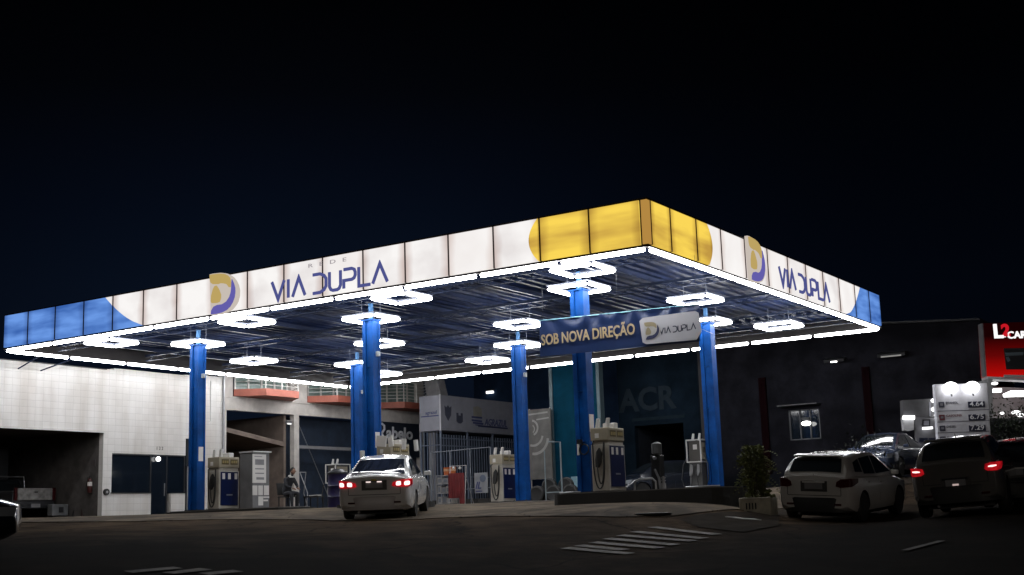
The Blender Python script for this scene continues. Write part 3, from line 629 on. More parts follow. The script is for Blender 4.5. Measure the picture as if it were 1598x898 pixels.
# bay 1: brown shop void with stair soffit
b = MB().box(BX - 5, x0, 16.0, 16.15, -.1, 4.4).box(BX - 5.1, BX - 5, 12, 16.1, -.1, 4.4)
b.add([(BX - 4.9, 12.2, 3.55), (BX - 4.9, 16, 3.0), (x0, 16, 3.0), (x0, 12.2, 3.55), (BX - 4.9, 12.2, 3.75), (BX - 4.9, 16, 3.2), (x0, 16, 3.2), (x0, 12.2, 3.75)], [(0, 1, 2, 3), (7, 6, 5, 4), (0, 4, 5, 1), (1, 5, 6, 2), (2, 6, 7, 3), (3, 7, 4, 0)])
b.build('shop_interior', M_brown, bld)
MB().box(BX - .02, BX + .008, 16.2, 16.4, 1.3, 1.5).build('switch_box', M_plas, bld)
# bay 2
b = MB().box(BX - .9, BX - .8, 16.75, 25.8, -.1, 4.42); b.build('blue_shop_wall', M_bluewall, bld)
b = MB().box(BX - .2, BX - .05, 16.75, 22.0, 2.92, 3.06); b.build('lintel', mat('grey_beam', (.22, .22, .23), .6), bld)
b = MB().tube([(BX - .4, 17.0, 4.3), (BX - .4, 19.6, .1)], .02, 5).build('brace', M_silver, bld)
b = MB().box(BX - .3, BX - .25, 22.2, 25.78, .2, 2.7)
b.build('roller_door', mat('roller', (.03, .035, .05), .6, dirt=.3), bld)
sg = MB().box(BX - .2, BX - .02, 22.0, 25.78, 2.72, 4.41).build('name_board', mat('board_navy', (.016, .022, .038), .6), bld)
M_sil = mat('letter_silver', (.75, .76, .8), .5)
A = PX(602, 684, BX); B = PX(643, 684, BX)
text('lettering', 'abelo', .56, M_sil, sg, (BX, A[1] + .05, float(PX(620, 684.5, BX)[2])), (0, 1, 0), (0, 0, 1), .02, bold=.03, width=B[1] - A[1])
b = MB(); yy = A[1] - .52
stroke(b, [(-.04, 1.12), (.14, 1.14), (.30, 1.02), (.31, .82), (.18, .66), (.10, .55), (.18, .42), (.30, .28), (.33, .10), (.24, -.06)], .13, lambda a, c, d: (BX + .0 + d, yy + .1 + a, float(PX(597, 688, BX)[2]) - .1 + c * .82), .02)
b.build('swirl_letter', M_sil, sg)
text('small_lettering', 'móveis planejados', .07, mat('letter_dim', (.12, .12, .14), .6), sg, (BX, A[1], 2.92), (0, 1, 0), (0, 0, 1), .01) if False else None
# balconies
M_dglass = mat('balcony_glass', (.20, .27, .25), .15, var=.2)
def balcony(y0, y1, lab=None):
    cc = .8; pr = 1.15
    P = [(BX, y0), (BX + pr * .72, y0 + cc * .25), (BX + pr, y0 + cc), (BX + pr, y1 - cc), (BX + pr * .72, y1 - cc * .25), (BX, y1)]
    P = [(BX + .001, y0), (BX + pr, y0 + cc), (BX + pr, y1 - cc), (BX + .001, y1)]
    s_ = MB().prism(P, lambda a, c, d: (a, c, 5.03 + d), .30).build('balcony', M_terra, bld)
    rl = MB()
    Q = [(BX + .05, y0 + .05), (BX + pr - .06, y0 + cc + .02), (BX + pr - .06, y1 - cc - .02), (BX + .05, y1 - .05)]
    for z in (5.50, 5.66, 5.82, 5.98, 6.14, 6.30):
        rl.tube([(a, c, z) for a, c in Q], .016 if z < 6.2 else .024, 6)
    for a, c in Q[1:3] + [((Q[1][0]), (Q[1][1] + Q[2][1]) / 2)]: rl.tube([(a, c, 5.33), (a, c, 6.30)], .028, 6)
    rl.build('railing', M_white, s_)
    gd = MB().box(BX - .2, BX - .17, y0 + .2, y1 - .2, 5.03, 6.54).build('glass_door', M_dglass, s_)
    f = MB()
    n = 4
    for k in range(n + 1):
        y = y0 + .2 + (y1 - y0 - .4) * k / n; f.box(BX - .165, BX - .11, y - .04, y + .04, 5.03, 6.54)
    f.build('door_frame', M_white, gd)
balcony(12.65, 16.3); balcony(17.3, 21.3); balcony(22.3, 26.0)
# flood light in bay 1
fl = thing('flood_light', 'small flood light on the corner above the brown bay opening', 'flood light', (BX + .05, 15.9, 4.05))
MB().cbox((BX + .16, 15.9, 4.05), (.12, .34, .16), ry=.5).build('housing', M_silver, fl, bevel=.01)
MB().cbox((BX + .20, 15.9, 3.98), (.04, .24, .06), ry=.5).build('lens', glow('lens', (1, 1, 1), 1.2), fl)
MB().tube([(BX - .02, 15.9, 4.2), (BX + .14, 15.9, 4.1)], .012, 6).build('bracket', M_dark, fl)
# fire extinguisher with sign on garage side wall
fe_ = thing('fire_extinguisher', 'fire extinguisher on the garage side wall below a small sign', 'extinguisher', (BX - .5, 5.7, 1.2))
X_ = BX - .55
MB().lathe((X_, 5.68, .95), [(.085, 0), (.09, .02), (.09, .42), (.06, .52), (.03, .55)], 14).build('cylinder', mat('extinguisher_red', (.045, .008, .007), .35), fe_, smooth=True)
MB().lathe((X_, 5.68, 1.2), [(.092, 0), (.092, .15)], 14).build('sleeve', M_paper, fe_)
MB().cyl((X_, 5.68, 1.5), .025, .08, 8).tube([(X_, 5.68, 1.55), (X_ - .14, 5.66, 1.52), (X_ - .16, 5.66, 1.2)], .015, 6).build('valve', M_black, fe_)
MB().box(X_ - .12, X_ + .12, 5.815, 5.829, 1.95, 2.2).build('sign', mat('sign_dark', (.06, .05, .05), .6), fe_)
# clock-like meter on the pier
mt = thing('wall_meter', 'small round black device on the white pier beside the garage opening', 'meter', (BX + .05, 5.98, .95))
MB().tube([(BX, 5.98, .95), (BX + .1, 5.98, .95)], .12, 16).build('case', M_black, mt)
MB().tube([(BX + .1, 5.98, .95), (BX + .105, 5.98, .95)], .05, 12).build('face', M_silver, mt)

# ------------------------------------------------------------------ box-shaped shop sign and the fenced shop under it
M_box = mat('sign_sheet', (.27, .275, .32), .55, var=.06, dirt=.15)
cx, cy_ = -22.38, 22.0
kio = thing('corner_shop', 'grey box fascia shop with barred front beyond the pumps', 'building', (cx, 26, 0))
yR = float(PX(806, 630, cx)[1])
bx = MB().box(-23.62, cx, cy_, yR, 3.68, 5.36).build('sign_box', M_box, kio, bevel=.02)
MB().box(cx - .02, cx + .03, cy_ - .03, cy_ + .02, 3.66, 5.38).build('corner_strip', mat('strip', (.5, .5, .55), .4), bx)
M_ink = mat('sign_ink', (.035, .045, .14), .6)
def psX(x, y): q = PX(x, y, cx); return q[1], q[2]
t0 = psX(762, 667); t1 = psX(790, 670)
text('lettering', 'AGRAZUL', .34, M_ink, bx, (cx, psX(756, 664)[0], psX(756, 664)[1]), (0, 1, 0), (0, 0, 1), .012, bold=.01, shear=.25, width=psX(791, 668)[0] - psX(756, 664)[0])
b = MB()
for (xa, ya), (xb, yb), wd in (((736,651.0),(752,652.5),.085), ((736,656),(752,658),.085), ((738,660),(754,662),.085), ((742,663.5),(790,669.5),.04), ((746,665),(792,669),.075)):
    a_, c_ = psX(xa, ya), psX(xb, yb); stroke(b, [a_, c_], wd, lambda p, q, d: (cx + d, p, q), .012)
b.build('stripes', M_ink, bx)
for (xx, yy, sh) in ((699, 643, 0), (717, 645, 1)):
    a_, c_ = psX(xx, yy); b = MB()
    if sh == 0: b.prism([(-.28, .28), (-.12, .2), (0, .32), (.12, .2), (.28, .28), (.24, -.15), (0, -.42), (-.24, -.15)], lambda p, q, d: (cx + d, a_ + p, c_ + q), .012)
    else: b.prism([(-.26, -.4), (-.26, .0), (-.1, 0), (-.1, -.12), (.1, -.12), (.1, 0), (.26, 0), (.26, -.4), (.1, -.5), (-.1, -.5)], lambda p, q, d: (cx + d, a_ + p, c_ + q), .012)
    b.build('crest', mat('crest_ink', (.055, .06, .09), .6), bx)
MB().prism([(-.30, -.25), (-.3, .25), (.1, .32), (.42, .2), (.42, -.25)], lambda p, q, d: (cx + d, psX(744, 644)[0] + p, psX(744, 644)[1] + q), .008).build('faded_patch', mat('patch', (.24, .23, .20), .6), bx)
text('small_lettering', 'agrazul', .16, M_ink, bx, (-23.25, cy_ - .0, 4.48), (1, 0, 0), (0, 0, 1), .01, bold=.01, width=.66)
b = MB().box(-23.52, -22.48, cy_ - .012, cy_, 4.36, 4.41); b.build('underline', M_ink, bx)
# structure under the box: dark wall, bars
MB().box(-23.6, cx - .9, cy_ + 1.2, yR, .0, 3.675).build('shop_wall', M_bluewall, kio)
bars_ = MB(); y = cy_ + .05
while y < yR: bars_.box(cx - .05, cx - .02, y, y + .03, .1, 3.5); y += .21
for z in (.2, 1.5, 2.95, 3.3): bars_.box(cx - .019, cx + .005, cy_, yR, z, z + .05)
x = -23.6
while x < cx: bars_.box(x, x + .03, cy_ + .02, cy_ + .05, .1, 3.65); x += .19
bars_.box(-23.6, cx, cy_ - .005, cy_ + .019, 2.98, 3.03)
for y in (cy_ + .03, cy_ + 2.2, cy_ + 4.4, yR - .1): bars_.box(cx - .06, cx + .01, y - .04, y + .04, 0, 3.67)
bars_.box(-23.62, -23.54, cy_, cy_ + .08, 0, 3.67)
bars_.build('bars', mat('bar_white', (.13, .155, .21), .6), kio)
MB().box(-23.5, cx - .02, cy_ + .06, yR, .0, 1.45).build('low_wall', M_bluewall, kio) if False else None
# pale stair tower above it
b = MB().add([(-24.75, 24.2, 5.3), (-23.85, 24.2, 5.3), (-24.35, 24.2, 7.2), (-25.1, 24.2, 7.2), (-24.75, 24.8, 5.3), (-23.85, 24.8, 5.3), (-24.35, 24.8, 7.2), (-25.1, 24.8, 7.2)], [(0, 1, 2, 3), (7, 6, 5, 4), (0, 4, 5, 1), (1, 5, 6, 2), (2, 6, 7, 3), (3, 7, 4, 0)])
tw = thing('block_wall', 'pale slanted block wall rising behind the corner of the grey box sign', 'wall', (-24.4, 24.2, 5.3)); b.box(-24.75, -23.85, 24.2, 24.8, 0, 5.295); b.build('blocks', mat('pale_block', (.34, .34, .36), .8, dirt=.3), tw)
# dark blue building behind
bb = thing('rear_building', 'plain dark blue building wall behind the grey box sign', 'building', (-19, 32, 0))
MB().box(-27, -14.2, 31.5, 34, -.3, 9.2).build('wall', mat('night_blue_wall', (.02, .04, .085), .9, spec=.03, dirt=.3), bb)
MB().box(-27.1, -14.1, 31.4, 34, 9.21, 9.35).build('roof', M_dark, bb)
q = PY(764.5, 612.5, 31.4); sl = thing('wall_lamp', 'tiny white lamp on the dark wall above the grey box sign', 'lamp', q)
MB().cbox(q, (.42, .14, .12)).build('lens', glow('lens2', (1, .98, .95), 2.5), sl); MB().cbox(q + [0, .0, .12], (.5, .2, .06)).build('hood', M_dark, sl)

# ------------------------------------------------------------------ swirl board, turquoise wall
def py22(x, y, v=22.0): q = PY(x, y, v); return q
a0, a1 = py22(822, 641), py22(858.5, 638)
sb = thing('poster_board', 'grey board with pale swirl design between the blue columns', 'board', (a0[0], 22, 1))
MB().box(a0[0], a1[0], 22.0, 22.06, 1.15, 4.27).build('board', mat('board_grey', (.10, .097, .092), .6, var=.15, dirt=.3), sb)
b = MB(); X0 = a0[0]
def arc(cx_, cz, r0, t0, t1, n=10): return [(cx_ + r0 * math.cos(math.radians(t0 + (t1 - t0) * k / n)), cz + r0 * math.sin(math.radians(t0 + (t1 - t0) * k / n))) for k in range(n + 1)]
for pts, wd in ((arc(.22, 3.45, .33, -70, 80), .09), (arc(.30, 3.15, .5, -110, -10), .10), (arc(.35, 3.0, .72, -100, -5), .12), (arc(.2, 3.4, .18, -60, 60), .05), ([(.1, 4.05), (1.1, 4.1)], .07), ([(.5, 3.8), (1.15, 3.85)], .06)):
    pts = [(min(max(p, .03), a1[0] - a0[0] - .03), q) for p, q in pts]; b = MB(); stroke(b, pts, wd, lambda p, q, d: (X0 + p, 21.995 - d, q), .008); b.build('swirl', mat('swirl_pale', (.22, .215, .21), .6), sb)
for xx in (a0[0] + .05, a1[0] - .1): MB().box(xx, xx + .05, 22.07, 22.12, 0, 4.3).build('post', M_silver, sb)
tq = thing('turquoise_wall', 'tall turquoise wall with a pale edge strip behind the banner column', 'wall', (-16, 22.5, 0))
c0, c1 = py22(862, 600, 22.4)[0], py22(931, 600, 22.4)[0]
M_tq = mat('turquoise_paint', (.003, .042, .078), .8, spec=.05, var=.12, dirt=.25)
MB().box(c0, c1, 22.4, 22.7, -.1, 8.0).build('wall', M_tq, tq)
MB().box(c0 - .16, c0 - .001, 22.35, 22.72, -.1, 8.0).box(c1 + .001, c1 + .16, 22.35, 22.72, -.1, 8.0).build('edge_strip', mat('strip_pale', (.08, .12, .14), .5), tq)
MB().box(c0 + .8, c0 + 1.15, 22.36, 22.4, .5, 1.2).build('low_panel', mat('pale_teal', (.16, .28, .34), .5), tq)
# ------------------------------------------------------------------ warehouse
WY = 24.0
M_wh = mat('warehouse_render', (.016, .016, .021), .95, var=.3, scale=.5, dirt=.5, spec=.03, bump=.2)
M_acr = mat('acr_render', (.008, .015, .024), .95, var=.2, scale=.6, dirt=.4, spec=.03)
wh = thing('warehouse', 'long dark rendered warehouse behind the right half of the station', 'building', (-6, WY, 0))
dl, dr_, dtop = -13.15, -10.77, 3.33
b = MB(); b.box(c1 + .17, dl, WY, WY + .3, -.2, 8.2); b.box(dl, dr_, WY, WY + .3, dtop, 8.2); b.box(dr_, -9.7, WY, WY + .3, -.2, 8.2)
b.build('wall_section', M_acr, wh)
xr = float(PY(1530, 510, WY)[0]); 
wx0, wx1, wz0, wz1 = -5.95, -4.62, 2.25, 3.5
def hz(x): return 6.95 + (x + 9.7) / (xr + 9.7) * (6.12 - 6.95) + .25
b = MB()
def slab(xa, xb, za, zfn):
    zb1, zb2 = zfn(xa), zfn(xb)
    b.add([(xa, WY, za), (xb, WY, za), (xb, WY, zb2), (xa, WY, zb1), (xa, WY + .3, za), (xb, WY + .3, za), (xb, WY + .3, zb2), (xa, WY + .3, zb1)], [(0, 1, 2, 3), (7, 6, 5, 4), (0, 4, 5, 1), (1, 5, 6, 2), (2, 6, 7, 3), (3, 7, 4, 0)])
slab(-9.7, wx0, -.2, hz); slab(wx1, xr, -.2, hz); slab(wx0, wx1, wz1, hz); b.box(wx0, wx1, WY, WY + .3, -.2, wz0)
b.box(xr - .3, xr, WY + .3, WY + 5, -.2, 6.0)
b.build('wall', M_wh, wh)
MB().box(-9.69, xr + .05, WY - .10, WY - .001, -.2, .92).build('plinth', mat('plinth_dark', (.008, .009, .012), .9, spec=.02), wh)
MB().add([(-15, WY - .15, 8.25), (-9.7, WY - .15, 8.25), (-9.7, WY + 14, 8.25), (-15, WY + 14, 8.25), (-15, WY - .15, 8.35), (-9.7, WY - .15, 8.35), (-9.7, WY + 14, 8.35), (-15, WY + 14, 8.35)], [(0, 1, 2, 3), (7, 6, 5, 4), (0, 4, 5, 1), (1, 5, 6, 2), (2, 6, 7, 3), (3, 7, 4, 0)]).build('roof', M_dark, wh)
z1, z2 = hz(-9.7) + .02, hz(xr) + .02
MB().add([(-9.69, WY - .1, z1), (xr + .02, WY - .1, z2), (xr + .02, WY + 5, z2), (-9.69, WY + 5, z1), (-9.69, WY - .1, z1 + .08), (xr + .02, WY - .1, z2 + .08), (xr + .02, WY + 5, z2 + .08), (-9.69, WY + 5, z1 + .08)], [(0, 1, 2, 3), (7, 6, 5, 4), (0, 4, 5, 1), (1, 5, 6, 2), (2, 6, 7, 3), (3, 7, 4, 0)]).build('lower_roof', M_dark, wh)
M_mar = mat('maroon_pilaster', (.007, .002, .003), .9, spec=.02)
for xx, zt_ in ((-6.98, 4.95), (-2.55, 5.0)): MB().box(xx - .15, xx + .15, WY - .12, WY - .002, .925, zt_).build('pilaster', M_mar, wh)
MB().box(-9.85, -9.65, WY - .14, WY - .002, -.1, 8.2).build('corner_strip', mat('corner_dim', (.022, .021, .023), .8), wh)
wf = MB()
for xx in (wx0, wx0 + .45, wx0 + .88, wx1 - .05): wf.box(xx, xx + .05, WY + .02, WY + .08, wz0, wz1)
wf.box(wx0, wx1, WY + .02, WY + .08, wz0, wz0 + .05); wf.box(wx0, wx1, WY + .02, WY + .08, wz1 - .05, wz1)
wn = wf.build('window', mat('window_dim', (.04, .042, .05), .5), wh); MB().box(wx0 + .02, wx1 - .02, WY + .09, WY + .10, wz0, wz1).build('pane', M_ng, wn)
MB().box(wx0 - .3, wx1 + .1, WY - .5, WY - .002, wz1 + .15, wz1 + .2).build('window_hood', M_dark, wh)
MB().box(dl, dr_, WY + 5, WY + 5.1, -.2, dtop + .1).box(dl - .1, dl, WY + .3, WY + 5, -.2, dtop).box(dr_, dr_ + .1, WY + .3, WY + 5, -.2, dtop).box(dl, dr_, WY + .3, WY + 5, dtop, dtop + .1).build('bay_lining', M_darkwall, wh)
qa = PY(966, 642, WY); qb = PY(1057, 640, WY)
text('lettering', 'ACR', .98, mat('letter_faded', (.018, .026, .034), .9, spec=.03), wh, (qa[0], WY - .005, 4.02), (1, 0, 0), (0, 0, 1), .03, bold=.03, width=qb[0] - qa[0])
MB().box(dl - .1, dr_ + .1, WY - .03, WY - .003, 3.55, 3.68).build('faded_stripe', mat('stripe_faded', (.012, .02, .026), .9, spec=.03), wh)
# added bulb standing in for the reflection in the window + wall flood lights
for (x, y, L_, sz, lb) in ((1258, 661, 6, .16, 'added bright bulb standing for the lamp reflection in the warehouse window'),):
    q = PY(x, y, WY - .25); o = thing('lamp', lb, 'lamp', q)
    MB().sphere(q, sz, 10, (1.3, .6, .6)).build('bulb', glow('bulb', (1, 1, .97), L_), o, smooth=True); MB().cbox(q + [0, 0, .2], (.3, .2, .1)).build('cap', M_dark, o)
for k, (x, y, L_, lb) in enumerate(((1303, 562, 4, 'lit flood light high on the dark warehouse wall'), (1392, 553, .25, 'unlit flood light on the warehouse wall under the blue canopy corner'))):
    q = PY(x, y, WY - .35); o = thing('flood_light', lb, 'flood light', q)
    MB().cbox(q, (.85 if k == 0 else 1.1, .34, .12), rx=.3).build('housing', M_dark, o, bevel=.01)
    MB().cbox(q + [0, -.1, -.07], (.26 if k == 0 else .8, .18, .05), rx=.3).build('lens', glow('lens_%d' % k, (1, .98, .95), L_), o)  # the unlit one gets a faint glow painted onto its lens
    MB().tube([q + [0, .1, .02], q + [0, .34, .1]], .02, 6).build('bracket', M_dark, o)
# ------------------------------------------------------------------ pump islands
def island(x0, x1, y0, y1, label):
    b = MB(); z0 = min(float(G(x, y)) for x in (x0, (x0 + x1) / 2, x1) for y in (y0, y1)) - .15
    n = 10; P = []
    r = (y1 - y0) / 2; cy = (y0 + y1) / 2; r2 = min(r, .35)
    for (cx_, s, t0) in ((x1 - r2, 1, -90), (x0 + r2, -1, 90)):
        for k in range(n + 1):
            t = math.radians(t0 + 180 * k / n); P.append((cx_ + r2 * math.cos(t), cy + r * math.sin(t)))
    t = thing('pump_island', label, 'pump island', ((x0 + x1) / 2, cy, z0))
    b.prism(P, lambda a, c, d: (a, c, z0 + d), -z0 - .03).build('kerb', M_curb, t)
    P2 = [(x0 + .12 + (p - x0) * ((x1 - x0 - .24) / (x1 - x0)), cy + (q - cy) * .86) for p, q in P]
    MB().prism(P2, lambda a, c, d: (a, c, -.029 + d), .025).build('top', M_conc, t)
island(-18.2, -12.9, 1.25, 2.95, 'black kerbed pump island under the leftmost front column')
island(-11.2, -8.3, 1.35, 2.8, 'black kerbed pump island in front of the white sedan')
island(-3.75, 1.15, 1.0, 2.95, 'long black kerbed pump island under the banner')
island(-12.2, -8.9, 9.3, 10.8, 'low black pump island under the pump right of the clothes rack')
island(-4.6, -1.6, 9.2, 10.9, 'low pump island under the rightmost rear column')
island(-19.6, -16.6, 9.3, 10.8, 'low pump island under the rear left column')
# ------------------------------------------------------------------ pumps
def hose(b, x, y, sgn=-1, top=1.35, lo=.10, wdt=.16, r=.018):
    pts = []
    for k in range(15):
        t = k / 14; a = math.pi * t
        pts.append((x + wdt * (1 - math.cos(a)) * .5 * 1.6 - wdt * .5, y, top - (top - lo) * math.sin(a) ** .8))
    return b.tube(pts, r, 6)
def pump(x, y, label, kind='navy', z=0.0, stuff=(1, 1)):
    """x,y = corner towards the street on the left; 0.5 wide (X), 0.85 long (Y)"""
    t = thing('fuel_pump', label, 'fuel pump', (x + .25, y + .42, z), 0, 'fuel pumps on the islands')
    L = lambda: MB()
    if kind == 'navy':
        b = L().box(x, x + .5, y, y + .85, z + .02, z + 1.18).box(x + .02, x + .48, y + .02, y + .83, z + 1.181, z + 1.27)
        b.build('cabinet', M_pump, t, bevel=.015)
        hd = L().box(x - .005, x + .505, y - .005, y + .855, z + 1.271, z + 1.60).build('head', M_cream, t, bevel=.02)
        for yy in (y + .10, y + .47):
            L().box(x + .506, x + .512, yy, yy + .30, z + 1.37, z + 1.53).build('display', mat('display_dark', (.10, .075, .03), .3), hd)
            s_ = MB()
            for k in range(3): s_.box(x + .5125, x + .515, yy + .03 + k * .09, yy + .10 + k * .09, z + 1.41, z + 1.49)
            s_.build('digits', mat('digits', (.35, .28, .12), .4), hd)
        L().box(x + .501, x + .515, y + .06, y + .79, z + .12, z + 1.14).build('navy_panel', M_navy, t)
        L().box(x + .516, x + .519, y + .30, y + .55, z + .42, z + .46).build('maker_mark', M_silver, t)
        for yy in (y + .12, y + .36, y + .64): L().box(x + .516, x + .520, yy, yy + .11, z + .92, z + 1.10).build('sticker', M_paper, t)
        L().box(x - .0, x + .52, y + .0, y + .86, z, z + .019).build('foot', M_dark, t)
        for dx in (.08, .36):
            L().add([(x + dx, y + .1, z + 1.60), (x + dx + .10, y + .1, z + 1.60), (x + dx + .13, y + .1, z + 1.84), (x + dx + .05, y + .1, z + 1.84),
                     (x + dx, y + .18, z + 1.60), (x + dx + .10, y + .18, z + 1.60), (x + dx + .13, y + .18, z + 1.84), (x + dx + .05, y + .18, z + 1.84)],
                    [(0, 1, 2, 3), (7, 6, 5, 4), (0, 4, 5, 1), (1, 5, 6, 2), (2, 6, 7, 3), (3, 7, 4, 0)]).build('hose_mast', M_white, t, bevel=.01)
        L().box(x + .08, x + .42, y + .5, y + .7, z + 1.60, z + 1.74).build('top_cap', M_white, t, bevel=.02)
        L().prism([(.06, .62), (.14, .60), (.22, .72), (.24, .98), (.18, 1.10), (.10, 1.0), (.06, .8)], lambda a, c, d: (x + a + .08, y - .002 - d, z + c), .07).build('nozzle', M_black, t, bevel=.01)
        hb = MB(); pts = []
        for k in range(19):
            a = math.pi * k / 18
            pts.append((x + .10 + .32 * (1 - math.cos(a)) / 2 - .02, y - .05, z + 1.22 - 1.14 * math.sin(a) ** .55))
        hb.tube([(x + .10, y + .02, z + 1.30)] + pts + [(x + .33, y + .0, z + .9)], .019, 6)
        hb.build('hose', M_hose, t, smooth=True)
        hb = MB(); pts = []
        for k in range(15):
            a = math.pi * k / 14
            pts.append((x + .20 + .18 * (1 - math.cos(a)) / 2, y - .07, z + .95 - .75 * math.sin(a) ** .6))
        hb.tube(pts, .017, 6).build('hose', M_hose, t, smooth=True)
        L().box(x + .13, x + .24, y - .012, y - .001, z + 1.34, z + 1.46).build('sticker', M_paper, t)
    else:     # older open-frame pump
        b = L().box(x + .04, x + .46, y + .08, y + .78, z, z + .95); b.build('cabinet', mat('old_cabinet', (.10, .10, .10), .6, dirt=.4), t, bevel=.01)
        fr_ = MB()
        for xx in (x, x + .47): 
            for yy in (y, y + .82): fr_.box(xx, xx + .035, yy, yy + .035, z + .95, z + 1.66)
        for z_ in (z + .95, z + 1.625):
            fr_.box(x + .036, x + .469, y, y + .03, z_, z_ + .035); fr_.box(x + .472, x + .50, y + .036, y + .819, z_, z_ + .035); fr_.box(x, x + .03, y + .036, y + .819, z_, z_ + .035)
        fr_.build('frame', M_white, t)
        L().box(x + .05, x + .45, y + .1, y + .76, z + .951, z + 1.62).build('head', mat('head_dark', (.06, .055, .05), .5), t)
        L().box(x + .451, x + .465, y + .14, y + .72, z + 1.05, z + 1.56).build('dial_face', M_cream, t)
        for k in range(2): L().box(x + .466, x + .47, y + .2 + .26 * k, y + .40 + .26 * k, z + 1.25, z + 1.42).build('dial', mat('dial', (.10, .08, .06), .5), t)
        L().box(x + .20, x + .33, y + .085, y + .099, z + 1.35, z + 1.5).build('sticker', M_paper, t)
        for dx in (.1, .32):
            L().tube([(x + dx, y + .3, z + 1.62), (x + dx + .04, y + .3, z + 1.85)], [.05, .035], 8).build('hose_mast', M_white, t)
        for s_ in (0, 1):
            hb = MB(); pts = [(x - .02 + .52 * s_, y + .2, z + 1.2), (x - .16 + .82 * s_, y + .1, z + .9), (x - .20 + .9 * s_, y + .02, z + .45), (x - .08 + .66 * s_, y - .02, z + .12), (x + .1 + .3 * s_, y - .02, z + .1), (x + .2 + .1 * s_, y + .0, z + .6), (x + .22 + .05 * s_, y + .05, z + .85)]
            hb.tube(pts, .018, 6).build('hose', M_hose, t, smooth=True)
            L().prism([(.0, .55), (.05, .53), (.12, .66), (.12, .86), (.05, .9), (.01, .7)], lambda a, c, d: (x + a + .06 + .24 * s_, y + .07 - d, z + c), .05).build('nozzle', M_silver, t)
    return t
pump(-16.35, 1.55, 'white and navy fuel pump just right of the leftmost front column')
pump(-9.62, 1.55, 'fuel pump showing its top over the white sedan', z=0.0)
pump(-2.68, 1.55, 'grey and navy fuel pump on the long island right of the banner column')
pump(-11.2, 9.55, 'white and navy fuel pump with looping hoses left of the middle rear column')
pump(-18.6, 9.55, 'older open frame fuel pump left of the white sedan', 'old')
pump(-3.85, 9.55, 'older open frame fuel pump beside the rightmost rear column', 'old')
# broad white hood boards beside the sedan pump
o = thing('price_board', 'cluster of white boards and boxes on top of the pump behind the sedan', 'board', (-9.4, 1.5, 1.7))
q = PY(597, 689, 1.4); MB().cbox((q[0], 1.35, q[2]), (.34, .04, .30), ry=.12).build('board', M_paper, o)
q = PY(608, 690, 1.4); MB().cbox((q[0], 1.45, q[2]), (.16, .04, .26), ry=-.15).build('board', M_paper, o)
q = PY(620, 690, 1.4); MB().cbox((q[0], 1.7, q[2] - .05), (.10, .08, .30), ry=.1).build('mast', M_white, o)
q = PY(639, 692, 1.4); MB().cbox((q[0], 1.7, q[2] - .05), (.10, .08, .30), ry=-.1).build('mast', M_white, o)
o = thing('towel_dispenser', 'small white dispenser box on the tall blue column above the sedan', 'dispenser', (-10.3, 1.8, 1.6))
q = PY(565, 712, 1.75); MB().cbox((q[0], 1.76, q[2]), (.10, .12, .30)).build('case', M_white, o, bevel=.01)
MB().cbox((q[0], 1.69, q[2] - .12), (.06, .02, .03)).build('slot', M_dark, o)
# hanging device on banner column
o = thing('wall_phone', 'small box with coiled dark hose on the side of the banner column', 'hose reel', (-3.4, 1.8, 1.6))
q = PY(902, 702, 1.78); MB().cbox((q[0], 1.80, q[2]), (.05, .06, .28)).build('lit_strip', M_white, o)
b = MB(); cc = (q[0] + .16, 1.83, q[2]); b.tube([(cc[0] + .13 * math.cos(a), 1.84 - a * .004, cc[2] + .13 * math.sin(a)) for a in np.linspace(0, 12, 40)], .015, 5).build('coil', M_hose, o)
MB().cbox((q[0] + .02, 1.84, q[2] + .2), (.14, .08, .12)).build('bracket', M_dark, o)
# ------------------------------------------------------------------ grey cabinet with notices
q0 = PY(374, 790, 2.4); q1 = PY(420, 790, 2.4)
nb = thing('notice_cabinet', 'tall grey cabinet papered with white notices beside the left pump', 'cabinet', (-15.1, 2.4, 0))
xa, xb = -15.42, -14.87
MB().box(xa, xb, 2.0, 2.72, 0, 1.70).build('body', mat('cabinet_grey', (.16, .16, .165), .55, dirt=.25), nb, bevel=.015)
MB().box(xa - .02, xb + .04, 1.98, 2.78, 1.701, 1.74).build('lid', M_white, nb)
def notice(xp, yp, wp, hp):
    A_ = PX(xp, yp, xb + .005); B_ = PX(xp + wp, yp + hp, xb + .005)
    MB().box(xb + .001, xb + .01, A_[1], B_[1], B_[2], A_[2]).build('notice', M_paper, nb)
for r_ in ((394,709,21,45), (394,758,7.5,15), (403,758,7,15), (412,758,7.5,15), (403,775,7.5,14), (411,775,9,2.5), (411,780,7,2.5)): notice(*r_)
M_print = mat('print_grey', (.22, .22, .23), .8)
bpr = MB()
for (xp, yp, wp, hp) in ((398,717,14,9), (398,731,14,2), (398,738,14,2), (400,745,12,4), (397,712,12,1.5)):
    A_ = PX(xp, yp, xb + .01); B_ = PX(xp + wp, yp + hp, xb + .01); bpr.box(xb + .0105, xb + .013, A_[1], B_[1], B_[2], A_[2])
bpr.build('print', M_print, nb)
